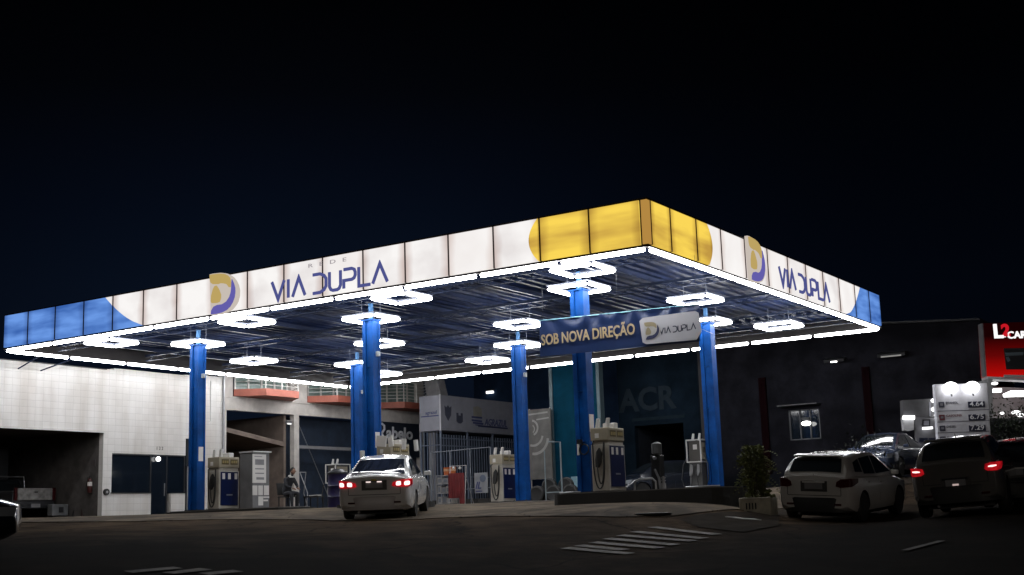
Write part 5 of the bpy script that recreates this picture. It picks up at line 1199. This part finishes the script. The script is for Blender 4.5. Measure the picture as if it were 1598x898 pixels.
    if S.get('third'): MB().cbox(S['third'], (.02, .30, .03)).build('brake_lamp', mat('red_plastic', (.12, .008, .008), .3), t, local=True)
    if S.get('spoiler'):
        sx_, sz_ = S['spoiler']; MB().cbox((sx_, 0, sz_), (.26, W * .62, .035), ry=-.12).build('spoiler', paint, t, local=True, bevel=.012)
    an = MB().tube([(S['ant'], 0, top(S['ant']) + .03), (S['ant'] - .12, 0, top(S['ant']) + .12)], [.014, .005], 6); an.build('antenna', M_black, t, local=True)
    MB().tube([(cx0 + .55, hw * .45, zb + .03), (x0 + .1, hw * .45, zb + .0)], .03, 8).build('exhaust', M_silver, t, local=True)
    ub = MB().box(x0 + .35, x1 - .35, -hw * .72, hw * .72, zb - .06, zb + .06); ub.build('underbody', M_black, t, local=True)
    return t
G_red = glow('tail_red', (.75, .012, .02), .55, 1, 6, (1, 1, 1), (.20, .002, .006)); G_hot = glow('tail_core', (1, .62, .60), 1.9)
M_redl = glass('red_lens', (.05, .004, .005), .12)
def patch(t, s, name, poly, xf, m, th=.03):
    """lamp outline given in (y,z), wrapped round the corner of the tail"""
    ys = [p[0] for p in poly]; y0, y1 = min(ys), max(ys); n = 16; cols = []
    for k in range(n + 1):
        y = y0 + (y1 - y0) * (.002 + .996 * k / n); zz = []
        for (a, c), (a2, c2) in zip(poly, poly[1:] + poly[:1]):
            if (a - y) * (a2 - y) < 0: zz.append(c + (c2 - c) * (y - a) / (a2 - a))
        if len(zz) >= 2: cols.append((y, min(zz), max(zz)))
    b = MB(); vs = []
    for (y, za, zc) in cols:
        x, nx_, ny_ = xf(y)
        for off in (.004, th):
            for z in (za, zc): vs.append((x + nx_ * off, s * (y + ny_ * off), z))
    n = len(cols); fs = []
    for k in range(n - 1):
        i = 4 * k; j = i + 4; fs += [(i + 2, i + 3, j + 3, j + 2), (i, j, j + 1, i + 1), (i, i + 2, j + 2, j), (i + 1, j + 1, j + 3, i + 3)]
    fs += [(0, 1, 3, 2), (4 * n - 4, 4 * n - 2, 4 * n - 1, 4 * n - 3)]
    b.add(vs, fs); return b.build(name, m, t, local=True)
def wrap(x0, hw, tail=.35, endw=.80):
    def f(y):
        r = y / (hw * .985)
        if r <= endw: return x0, -1., 0.
        q = min(.995, (r - endw) / (1 - endw)); k = 1 - math.sqrt(1 - q * q)
        tx, ty = tail * q / math.sqrt(1 - q * q), (1 - endw) * hw          # tangent (dx, dy)
        l = math.hypot(tx, ty); return x0 + k * tail, -ty / l, tx / l
    return f
def sedan_lamps(t, s, hw, x0, side_y, wid, on):
    f = wrap(x0, hw, .35, .80)
    l = patch(t, s, 'tail_light', [(.42, .80), (.44, .88), (.60, .93), (.80, .955), (.864, .95), (.863, .80), (.80, .765), (.55, .77)], f, G_red if on else M_redl, .022)
    if on:
        for a, c in ((.52, .64), (.71, .815)):
            k = [(a, .815), (a, .872), (a + .02, .90), (c - .02, .905), (c, .885), (c, .822), (c - .02, .805), (a + .02, .80)]
            patch(l, s, 'lit_core', k, f, G_hot, .027)
SED = dict(L=4.55, W=1.76, zb=.20, belt=[(-2.3, .975), (-1.9, .99), (0, .95), (1.2, .90), (1.9, .78), (2.3, .62)], deck=[(-2.3, .97), (-2.2, 1.05), (-1.6, 1.07), (-1.2, 1.02), (1.1, .98), (1.7, .90), (2.3, .70)],
    top=[(-1.75, .98), (-1.55, 1.09), (-.72, 1.43), (-.3, 1.49), (.3, 1.485), (.62, 1.42), (1.45, .96)], cab=(-1.75, 1.45), cabh=.48, wr=.315, wx=(-1.28, 1.32), side=[[(-1.12, 1.02), (-.62, 1.37), (-.12, 1.41), (-.12, 1.01)], [(-.04, 1.01), (-.04, 1.41), (.42, 1.38), (1.08, 1.03)]],
    rearw=(-1.62, -.84, .86, .90), frontw=(1.34, .66, .90, .88), mirror=.86, doors=[-.98, -.08, .98], trimh=.34, platez=.83, lamps=sedan_lamps, headz=.66, ant=-.5, trim_m=None, bar_m=M_chrome)
M_carw = mat('car_white', (.68, .68, .68), .22, var=.03, coat=.8); SED['trim_m'] = mat('bumper_white', (.40, .38, .38), .4, var=.05)
CAMH = math.atan2(WX[1], WX[0])
def heading(phi): return CAMH - math.radians(phi)
rl, rr_ = PD(545, 812, 30.7), PD(643, 807, 31.2)
mid = Vector(((rl[0] + rr_[0]) / 2, (rl[1] + rr_[1]) / 2, 0)); az = heading(2.0); ctr = mid + Vector((math.cos(az), math.sin(az), 0)) * 1.28
sed = car('sedan', 'white sedan with lit red tail lights stopped in front of the pumps', 'car', ground_matrix(ctr.x, ctr.y, az), SED, M_carw)
MB().cbox((-2.32, 0, .95), (.015, .12, .035)).build('badge', mat('badge_gold', (.5, .36, .08), .3, .6), sed, local=True, bevel=.004)
for s in (-.13, .13): MB().cbox((-2.325, s, .905), (.02, .11, .025)).build('plate_lamp', glow('plate_lamp', (1, .8, .75), 1.1), sed, local=True)
# hatchback
def hatch_lamps(t, s, hw, x0, side_y, wid, on):
    f = wrap(x0, hw, .45, .84)
    patch(t, s, 'tail_light', [(.50, .80), (.52, .90), (.62, .955), (.80, .97), (.851, .965), (.850, .84), (.80, .79), (.6, .775)], f, M_redl, .022)
HAT = dict(L=4.12, W=1.73, zb=.19, belt=[(-2.06, .985), (-1.6, 1.0), (0, .95), (1.1, .92), (1.75, .80), (2.06, .62)], deck=[(-2.06, .98), (-1.8, 1.02), (1.0, .98), (1.55, .92), (2.06, .70)],
    top=[(-2.02, .96), (-1.97, 1.08), (-1.72, 1.40), (-1.5, 1.44), (-.6, 1.50), (.1, 1.50), (.45, 1.43), (1.32, .97)], cab=(-2.02, 1.32), cabh=.50, wr=.325, wx=(-1.27, 1.28), side=[[(-1.52, 1.10), (-1.42, 1.30), (-1.02, 1.37), (-1.05, 1.08)], [(-.98, 1.04), (-.96, 1.38), (-.22, 1.42), (-.22, 1.02)], [(-.15, 1.02), (-.15, 1.42), (.30, 1.39), (.96, 1.03)]],
    rearw=(-1.965, -1.74, .84, .88), frontw=(1.20, .50, .90, .88), mirror=.74, doors=[-1.02, -.18, .86], trimh=.34, platez=.80, lamps=hatch_lamps, headz=.70, ant=-1.2, tail=.45, spoiler=(-1.70, 1.46), bar_m=M_white)
HAT['trim_m'] = mat('bumper_black', (.015, .015, .015), .6); HAT['endw'] = .84; HAT['wiper'] = 1
rr_ = PD(1344, 817, 28); 
M_carh = mat('car_grey_white', (.50, .49, .47), .25, var=.03, coat=.7)
def place(cornerR, az, S, half='R'):
    d = Vector((math.cos(az), math.sin(az), 0)); sr = Vector((d.y, -d.x, 0)); q = Vector((cornerR[0], cornerR[1], 0))
    k = S['W'] / 2 - .1
    return q - d * S['wx'][0] - sr * k * (1 if half == 'R' else -1)
az = heading(33.5); c_ = place(rr_, az, HAT)
hat = car('hatchback', 'white hatchback parked at the kerb beside the planter', 'car', ground_matrix(c_.x, c_.y, az), HAT, M_carh, light_on=False)
# dark SUV
def suv_lamps(t, s, hw, x0, side_y, wid, on):
    f = wrap(x0, hw, .45, .84)
    l = patch(t, s, 'tail_light', [(.60, .93), (.62, 1.03), (.74, 1.06), (.904, 1.06), (.903, .93), (.84, .885), (.66, .89)], f, G_red, .022)
    patch(l, s, 'lit_core', [(.68, .965), (.68, .985), (.74, 1.0), (.82, 1.0), (.82, .975), (.76, .96)], f, G_hot, .027)
SUV = dict(L=4.30, W=1.84, zb=.24, belt=[(-2.15, 1.08), (-1.7, 1.09), (0, 1.05), (1.1, 1.0), (1.8, .92), (2.15, .72)], deck=[(-2.15, 1.06), (-1.9, 1.10), (1.0, 1.08), (1.6, 1.02), (2.15, .82)],
    top=[(-2.12, 1.02), (-2.06, 1.16), (-1.78, 1.52), (-1.5, 1.58), (-.6, 1.64), (.1, 1.63), (.5, 1.55), (1.36, 1.05)], cab=(-2.12, 1.36), cabh=.52, wr=.36, wx=(-1.30, 1.32), side=[[(-1.6, 1.22), (-1.5, 1.42), (-1.06, 1.50), (-1.1, 1.18)], [(-1.0, 1.16), (-.98, 1.51), (-.2, 1.56), (-.2, 1.13)], [(-.13, 1.13), (-.13, 1.56), (.34, 1.51), (1.0, 1.13)]],
    rearw=(-2.05, -1.80, .84, .88), frontw=(1.24, .56, .90, .88), mirror=.78, doors=[-1.05, -.16, .9], trimh=.38, platez=.70, lamps=suv_lamps, headz=.8, ant=-1.2, tail=.45, endw=.84, spoiler=(-1.78, 1.60))
SUV['trim_m'] = HAT['trim_m']; SUV['bar_m'] = M_dark
M_cars = mat('car_dark_brown', (.10, .095, .09), .25, var=.05, coat=.8)
rl = PD(1446, 810, 27.3); az = heading(27); c_ = place(rl, az, SUV, 'L')
suv = car('suv', 'dark brown SUV with red tail lights on the street at the right', 'car', ground_matrix(c_.x, c_.y, az), SUV, M_cars)
MB().cbox((-2.19, 0, .66), (.02, .12, .035)).build('plate_lamp', glow('plate_lamp2', (1, .75, .7), .5), suv, local=True)
# dark car cut by the right edge
M_carb = mat('car_black', (.012, .013, .016), .2, var=.05, coat=.9); HAT2 = dict(HAT); HAT2['lamps'] = hatch_lamps
q = PD(1612, 797, 30); dc = car('dark_car', 'dark car at the right edge of the picture beyond the SUV', 'car', ground_matrix(q[0], q[1], heading(30)), HAT2, M_carb, light_on=False)
# dark blue sedan facing the camera, up the street
M_caru = mat('car_blue', (.05, .065, .11), .2, var=.05, coat=.9)
q = PD(1388, 752, 42.5); dark = car('dark_sedan', 'dark blue car facing the street seen above the white hatchback', 'car', ground_matrix(q[0], q[1], heading(214)), dict(SED, trim_m=M_carb, rear_trim=0), M_caru, light_on=False)
# dark car inside the warehouse doorway
q = PY(1034, 757, 21.6); dk = car('parked_car', 'dark car parked nose out in front of the warehouse doorway', 'car', ground_matrix(q[0], q[1], math.radians(-128)), dict(HAT, trim_m=M_carb, rear_trim=0, lamps=hatch_lamps), mat('car_slate', (.016, .02, .03), .2, coat=.9), light_on=False)
# nose of a car at the left edge
q = PD(22, 845, 20.0); azl = heading(72); c_ = Vector((q[0], q[1], 0)) - Vector((math.cos(azl), math.sin(azl), 0)) * 2.2
lf_ = car('black_car', 'black car poking its headlight in at the left edge of the picture', 'car', ground_matrix(c_.x, c_.y, azl), dict(SED, trim_m=M_carb, rear_trim=0), M_carb, light_on=False)
# pickup tailgate in the garage
pz_ = 0.0
px1, px2 = PX(25, 780, -29.0), PX(86, 780, -29.0)
pk = thing('pickup_truck', 'dark pickup truck with a dented pale tailgate backed into the garage', 'truck', (-30.5, (px1[1] + px2[1]) / 2, 0))
ya, yb = float(px1[1]), float(px2[1]); 
prof = [(-29.12, .50), (-29.12, 1.04), (-30.75, 1.06), (-30.85, 1.15), (-31.15, 1.66), (-31.4, 1.74), (-32.5, 1.72), (-33.2, 1.15), (-34.3, 1.02), (-34.45, .5)]
MB().prism(prof, lambda a, c, d: (a, ya - .08 + d, c), yb - ya + .16).build('body', mat('truck_dark', (.035, .036, .04), .3, coat=.6), pk, bevel=.05)
MB().add([(-30.84, ya + .1, 1.17), (-30.84, yb - .1, 1.17), (-31.10, yb - .18, 1.62), (-31.10, ya + .18, 1.62)], [(0, 1, 2, 3)]).build('rear_window', M_gl, pk)
for y in (ya - .05, yb + .05): MB().tube([(-29.15, y, 1.08), (-30.7, y, 1.10)], .025, 6).build('bed_rail', M_silver, pk)
MB().tube([(-30.8, ya + .05, 1.0), (-30.9, ya + .08, 1.72), (-30.9, yb - .08, 1.72), (-30.8, yb - .05, 1.0)], .03, 8).build('roll_bar', M_silver, pk)
zt_ = PX(50, 762, -29)[2]; zb_ = PX(50, 781, -29)[2]
MB().box(-29.11, -29.02, ya + .1, yb - .1, zb_, zt_).build('tailgate', mat('tailgate_white', (.30, .29, .28), .35, var=.5, scale=4, dirt=.3), pk, bevel=.03)
MB().cbox((-29.0, (ya + yb) / 2, (zb_ + zt_) / 2 + .08), (.03, .16, .05)).build('handle', M_chrome, pk)
for y in (ya + .02, yb - .02): 
    MB().box(-29.12, -29.03, y - .06, y + .06, zb_, zt_ + .02).build('tail_light', M_redl, pk, bevel=.01)
MB().box(-29.1, -28.9, ya - .05, yb + .05, .42, .56).build('bumper', M_dark, pk, bevel=.03)
MB().box(-28.9, -28.88, (ya + yb) / 2 - .28, (ya + yb) / 2 + .12, .46, .60).build('number_plate', mat('plate', (0, 0, 0)), pk)
for y in (ya + .05, yb - .05):
    MB().lathe((-29.75, y, .36), [(.2, -.1), (.36, -.08), (.36, .08), (.2, .1)], 20, 'Y').build('wheel', M_black, pk, smooth=True)
q = PX(96, 793, -28.3); o = thing('white_box', 'pale box with a dark cut-out on the garage floor right of the pickup', 'box', (q[0], q[1], 0))
MB().box(-28.6, -28.3, q[1] - .42, q[1] + .32, .12, .56).build('shell', mat('shell_pale', (.14, .145, .15), .5, dirt=.3), o, bevel=.03)
MB().box(-28.299, -28.28, q[1] - .12, q[1] + .08, .25, .45).box(-28.55, -28.35, q[1] - .35, q[1] + .25, 0, .119).build('opening', M_dark, o)
q = PX(126, 790, -28.0); o = thing('folding_sign', 'dark A-shaped folding stand on the garage floor', 'folding sign', (q[0], q[1], 0))
MB().add([(-28.2, q[1] - .28, 0), (-28.2, q[1] + .28, 0), (-28.0, q[1] + .06, 1.15), (-28.0, q[1] - .06, 1.15), (-28.15, q[1] - .28, 0), (-28.15, q[1] + .28, 0), (-27.97, q[1] + .06, 1.15), (-27.97, q[1] - .06, 1.15)], [(0, 1, 2, 3), (7, 6, 5, 4), (0, 4, 5, 1), (1, 5, 6, 2), (2, 6, 7, 3), (3, 7, 4, 0)]).build('front_leaf', M_dark, o)
MB().add([(-27.6, q[1] - .28, 0), (-27.6, q[1] + .28, 0), (-27.95, q[1] + .06, 1.15), (-27.95, q[1] - .06, 1.15), (-27.55, q[1] - .28, 0), (-27.55, q[1] + .28, 0), (-27.92, q[1] + .06, 1.15), (-27.92, q[1] - .06, 1.15)], [(0, 1, 2, 3), (7, 6, 5, 4), (0, 4, 5, 1), (1, 5, 6, 2), (2, 6, 7, 3), (3, 7, 4, 0)]).build('rear_leaf', mat('leaf_maroon', (.035, .016, .014), .6), o)
# ------------------------------------------------------------------ price totem, second totem, red shop
def billboard(dep, xa, ya_, xb, yb_):
    """frame of an upright board standing at one depth: origin at its lower left, ax along it"""
    A = Vector(PD(xa, ya_, dep)); B = Vector(PD(xb, yb_, dep)); ax = Vector((B.x - A.x, B.y - A.y, 0)); return A, ax.length, ax.normalized()
A, wd2, ax = billboard(42, 1461, 700, 1546, 690); nn = Vector((ax.y, -ax.x, 0)); ztop = PD(1461, 600, 42)[2]
def bp_(x, y):       # pixel -> board coordinates
    d = Vector(_ray(x, y)); t_ = (A - Vector(EYE)).dot(nn) / d.dot(nn); q = Vector(EYE) + d * t_; return (q - A).dot(ax), q.z
def bq(a, z, d): q = A + ax * a + nn * d; return (q.x, q.y, z)
tz = float(G(A.x, A.y)); tot = thing('price_totem', 'pale price totem with four rows of fuel prices and two bright lamps', 'price sign', (A.x, A.y, tz))
c4 = [bp_(*q) for q in ((1458,600),(1541,598),(1546,690),(1464,696))]; zlow = tz + .6
P = [c4[0], c4[1], (c4[2][0], zlow), (c4[3][0], zlow)]
MB().prism(P, lambda a, z, d: bq(a, z, -d), .25).build('board', mat('totem_face', (.72, .72, .78), .5, var=.08, dirt=.2), tot, bevel=.02)
for a in (.3, wd2 - .35): MB().prism([(a, tz - .2), (a + .12, tz - .2), (a + .12, zlow), (a, zlow)], lambda p, z, d: bq(p, z, -.05 - d), .12).build('post', M_silver, tot)
rows = [(631, '4.64', 'ETANOL'), (651, '6.75', 'GASOLINA'), (668, '7.29', 'DIESEL'), (685, '7.25', 'DIESEL')]
M_dig = mat('price_digit', (.75, .75, .78), .5); M_pbox = mat('price_box', (.02, .024, .05), .4); M_rw = mat('row_ink', (.05, .05, .08), .6); M_rr = mat('row_red', (.16, .04, .05), .6)
for k, (y, pr_, nm) in enumerate(rows):
    a0_, z0_ = bp_(1511 + k * .7, y + 5.5); a1_, z1_ = bp_(1536 + k * .7, y - 4.5)
    bxp = MB().prism([(a0_, z0_), (a1_, z0_), (a1_, z1_), (a0_, z1_)], lambda p, z, d: bq(p, z, .003 + d), .02).build('price_panel', M_pbox, tot)
    text('digits', pr_, .155, M_dig, bxp, bq(a0_ + .05, z0_ + .04, .026), ax, (0, 0, 1), .006, bold=.01, width=(a1_ - a0_) - .1)
    a0_, z0_ = bp_(1465 + k * .8, y + 5.5); a1_, z1_ = bp_(1473 + k * .8, y - 3.5)
    ic = MB().prism([(a0_, z0_), (a1_, z0_), (a1_, z1_), (a0_, z1_)], lambda p, z, d: bq(p, z, .003 + d), .015).build('fuel_icon', M_rr if k == 1 else M_rw, tot)
    MB().prism([(a0_ + .05, z0_ + .06), (a1_ - .05, z0_ + .06), (a1_ - .05, z1_ - .05), (a0_ + .05, z1_ - .05)], lambda p, z, d: bq(p, z, .0185 + d), .006).build('icon_face', mat('icon_face', (.22, .22, .25), .5), ic)
    a0_, z0_ = bp_(1476 + k * .8, y)
    text('row_name', nm, .075, M_rr if k == 1 else M_rw, tot, bq(a0_, z0_, .004), ax, (0, 0, 1), .006, bold=.006)
    if k: 
        a0_, z0_ = bp_(1463, y - 8.5); a1_, z1_ = bp_(1544, y - 10.5)
        MB().prism([(a0_, z0_), (a1_, z0_ + .0), (a1_, z0_ + .018), (a0_, z0_ + .018)], lambda p, z, d: bq(p, z, .003 + d), .004).build('divider', M_rw, tot)
for k, (x, y) in enumerate(((1482, 606), (1515.5, 605))):
    a0_, z0_ = bp_(x, y); o = thing('sign_lamp', '%s of the two bright round lamps at the top of the price totem' % ('left' if k == 0 else 'right'), 'lamp', bq(a0_, z0_, .1), 0, 'round lamps on the price totem')
    MB().sphere(bq(a0_, z0_, .12), .235, 16, (1, 1, .82)).build('globe', glow('globe_lamp', (1, 1, 1), 6), o, smooth=True)
    MB().tube([bq(a0_, z0_ - .05, .02), bq(a0_, z0_ - .28, .14)], .03, 6).build('arm', M_dark, o)
# second, smaller sign to the left, with strip lamps
A2, w2_, ax2 = billboard(47, 1409, 690, 1461, 690)
s2 = thing('shop_sign', 'smaller grey shop sign with glowing strip lamps left of the price totem', 'sign', (A2.x, A2.y, 0))
nn2 = Vector((ax2.y, -ax2.x, 0))
def b2(x, y, off=0.): d = Vector(_ray(x, y)); t_ = (A2 - Vector(EYE)).dot(nn2) / d.dot(nn2); q = Vector(EYE) + d * t_ + nn2 * off; return (q.x, q.y, q.z)
def quad(pts, off, th, name, m, par): 
    v = [b2(x, y, off) for x, y in pts] + [b2(x, y, off - th) for x, y in pts]; n = len(pts)
    return MB().add(v, [tuple(range(n)), tuple(range(2 * n - 1, n - 1, -1))] + [(i, (i + 1) % n, n + (i + 1) % n, n + i) for i in range(n)]).build(name, m, par)
quad([(1408, 625), (1462, 622), (1463, 652), (1409, 650)], 0, .3, 'upper_board', mat('sign_grey', (.12, .12, .13), .5, dirt=.3), s2)
quad([(1409, 651), (1426, 651), (1426, 671), (1419, 673), (1411, 672)], .02, .3, 'white_end', mat('end_white', (.5, .5, .52), .5), s2)
quad([(1427, 651), (1463, 653), (1463, 706), (1432, 702)], 0, .2, 'lower_board', mat('sign_mid', (.22, .22, .24), .5, dirt=.3), s2)
quad([(1439, 655), (1451, 655), (1451, 666), (1439, 666)], .04, .03, 'dark_frame', M_dark, s2)
quad([(1441, 657), (1449, 657), (1449, 664), (1441, 664)], .06, .015, 'pale_inset', M_box, s2)
for (x, y) in ((1434, 684), (1449, 684)): quad([(x, y), (x + 13, y), (x + 13, y + 6), (x, y + 6)], .04, .03, 'price_panel', M_pbox, s2)
quad([(1450, 628), (1452, 628), (1452, 650), (1450, 650)], .03, .02, 'trim', M_box, s2)
for p_, lv in (([(1408, 649.5), (1426, 649.5), (1426, 655), (1408, 655)], 3.5), ([(1439, 667.5), (1454, 666.5), (1454, 670), (1439, 671)], 2.5)):
    quad(p_, .12, .09, 'strip_light', glow('strip_%d' % int(lv * 10), (1, 1, 1), lv), s2)
for (x, y, r) in ((1456, 626, .11), (1457, 639.5, .12), (1459, 648.5, .07), (1459, 653.5, .06)):
    MB().sphere(b2(x, y, .15), r, 10, (1.2, 1.2, .75)).build('bulb', glow('bulb2', (1, 1, 1), 3), s2, smooth=True)
for x in (1436, 1458): 
    p = b2(x, 690, -.1); MB().box(p[0] - .06, p[0] + .06, p[1] - .06, p[1] + .06, float(G(p[0], p[1])) - .2, p[2]).build('post', M_dark, s2)
# red corner shop at the far right
A3, w3_, ax3 = billboard(46, 1536, 590, 1598, 591.5)
A2, nn2 = A3, Vector((ax3.y, -ax3.x, 0))
rs = thing('red_shop', 'shop with a glowing red fascia and a brightly lit interior at the far right', 'building', (A3.x, A3.y, 0))
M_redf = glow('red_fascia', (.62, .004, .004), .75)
_t = M_redf.node_tree; _e = [q for q in _t.nodes if q.type == 'EMISSION'][0]        # lit sign: glow painted into the emission, brightest at the foot, fading upward
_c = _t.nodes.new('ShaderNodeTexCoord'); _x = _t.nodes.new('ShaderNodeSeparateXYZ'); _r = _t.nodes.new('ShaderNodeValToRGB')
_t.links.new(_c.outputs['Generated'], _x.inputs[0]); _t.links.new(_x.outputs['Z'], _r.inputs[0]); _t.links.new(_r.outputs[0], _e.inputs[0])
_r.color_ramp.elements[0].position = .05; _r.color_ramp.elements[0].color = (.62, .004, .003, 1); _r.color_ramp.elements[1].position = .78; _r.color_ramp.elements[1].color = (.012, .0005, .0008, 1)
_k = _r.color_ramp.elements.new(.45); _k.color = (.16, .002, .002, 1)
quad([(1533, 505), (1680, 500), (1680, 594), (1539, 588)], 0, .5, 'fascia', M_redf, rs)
quad([(1531.6, 505), (1533.2, 505), (1539.2, 588), (1537, 588)], .05, .4, 'edge_trim', M_silver, rs)
quad([(1539, 588.3), (1680, 595), (1680, 598), (1540, 592)], .12, .6, 'soffit_trim', mat('soffit_white', (.45, .42, .43), .5), rs)
quad([(1566, 544), (1680, 542), (1680, 577), (1570, 577)], .03, .025, 'dark_panel', M_dark, rs)
quad([(1568, 551), (1596, 550), (1596, 555), (1569, 556)], .05, .015, 'panel_motif', mat('motif', (.10, .13, .15), .4), rs)
quad([(1569, 558), (1573, 557), (1576, 563), (1572, 566)], .05, .015, 'panel_motif', mat('motif'  , (0,0,0)), rs)
quad([(1564, 586), (1680, 588), (1680, 592), (1564, 590)], .16, .02, 'lower_strip', mat('soffit_white', (0,0,0)), rs)
Gw = glow('sign_white', (1, .98, .98), 1.1); Gr = glow('sign_red', (.62, .01, .02), .9)
z_ = Vector((0, 0, 1))
text('big_letter', 'L', .49, Gw, rs, Vector(b2(1550.5, 528, .06)), ax3, z_, .08, bold=.03)
text('big_letter', '2', .42, Gr, rs, Vector(b2(1562, 525, .06)), ax3, z_, .06, bold=.04)
text('lettering', 'CARBO', .25, Gw, rs, Vector(b2(1571, 529, .06)), ax3, z_, .06, bold=.02)
quad([(1564, 524.5), (1568, 524.5), (1568.5, 527), (1564, 527)], .08, .03, 'dash', Gw, rs)
# lit interior under the fascia
quad([(1539, 592), (1680, 598), (1680, 690), (1541, 690)], -2.2, .1, 'rear_wall', mat('shop_wall', (.40, .39, .40), .7, dirt=.3), rs)
quad([(1541, 592), (1549, 592), (1549, 690), (1541, 690)], .0, 2.1, 'side_pier', mat('pier', (.30, .30, .31), .7, dirt=.3), rs)
quad([(1540, 654), (1680, 654), (1680, 700), (1541, 700)], .3, .3, 'dark_counter', M_dark, rs)
for k, p_ in enumerate(([(1553, 604), (1578, 602.5), (1578, 608), (1553, 609)], [(1579, 612), (1590, 607), (1640, 607), (1640, 615), (1580, 616.5)])):
    quad(p_, -.9 + .2 * k, .15, 'ceiling_light', glow('shop_light', (1, 1, 1), 5), rs)
for (x, y, r) in ((1544, 601, .09), (1556, 647, .07), (1577, 646, .12), (1584, 650, .10)): MB().sphere(b2(x, y, .5), r, 10, (1.3, 1.3, .6)).build('bulb', glow('bulb2', (1, 1, 1), 3), rs, smooth=True)
q = b2(1549, 640, .6)
ft = thing('fig_tree', 'dark leafy tree silhouetted against the lit shop beside the price totem', 'tree', (b2(1568, 690, 1.2)[0], b2(1568, 690, 1.2)[1], float(G(*b2(1568, 690, 1.2)[:2]))))
bx_, by_, _ = b2(1568, 690, 1.2); g0 = float(G(bx_, by_)); cz_ = b2(1568, 665, 1.2)[2]
MB().tube([(bx_, by_, g0 - .1), (bx_ + .05, by_, g0 + .8), (bx_ - .02, by_, cz_)], [.09, .06, .03], 8).build('trunk', mat('bark', (.03, .022, .016), .9), ft)
lf = MB(); random.seed(9)
for k in range(1400):
    c = Vector((bx_ + random.gauss(0, .55), by_ + random.gauss(0, .35), cz_ - .15 + random.gauss(0, .42))); d = Vector((random.gauss(0, 1), random.gauss(0, 1), random.gauss(0, 1))).normalized() * random.uniform(.08, .15); s_ = d.cross(Vector((0, .3, 1))).normalized() * .035
    lf.add([c, c + d * .5 + s_, c + d, c + d * .5 - s_], [(0, 1, 2, 3)])
lf.build('crown', mat('leaf_dark', (.02, .03, .015), .6, var=.4), ft)
# street-side shrub just behind the hatchback roof
q = PD(1350, 725, 36); gq = float(G(q[0], q[1]))
sh = thing('shrub', 'low dark shrub between the white hatchback and the blue car', 'shrub', (q[0], q[1], gq))
lf = MB(); 
for k in range(420):
    c = Vector((q[0] + random.gauss(0, .38), q[1] + random.gauss(0, .3), gq + abs(random.gauss(.75, .42)))); d = Vector((random.gauss(0, 1), random.gauss(0, 1), random.gauss(.5, 1))).normalized() * random.uniform(.08, .15); s_ = d.cross(Vector((0, .3, 1))).normalized() * .03
    lf.add([c, c + d * .5 + s_, c + d, c + d * .5 - s_], [(0, 1, 2, 3)])
lf.build('foliage', mat('leaf_dark2', (.012, .016, .010), .6, var=.4), sh)
MB().tube([(q[0], q[1], gq - .1), (q[0], q[1], gq + .9)], [.04, .02], 6).build('stem', mat('bark', (0,0,0)), sh)
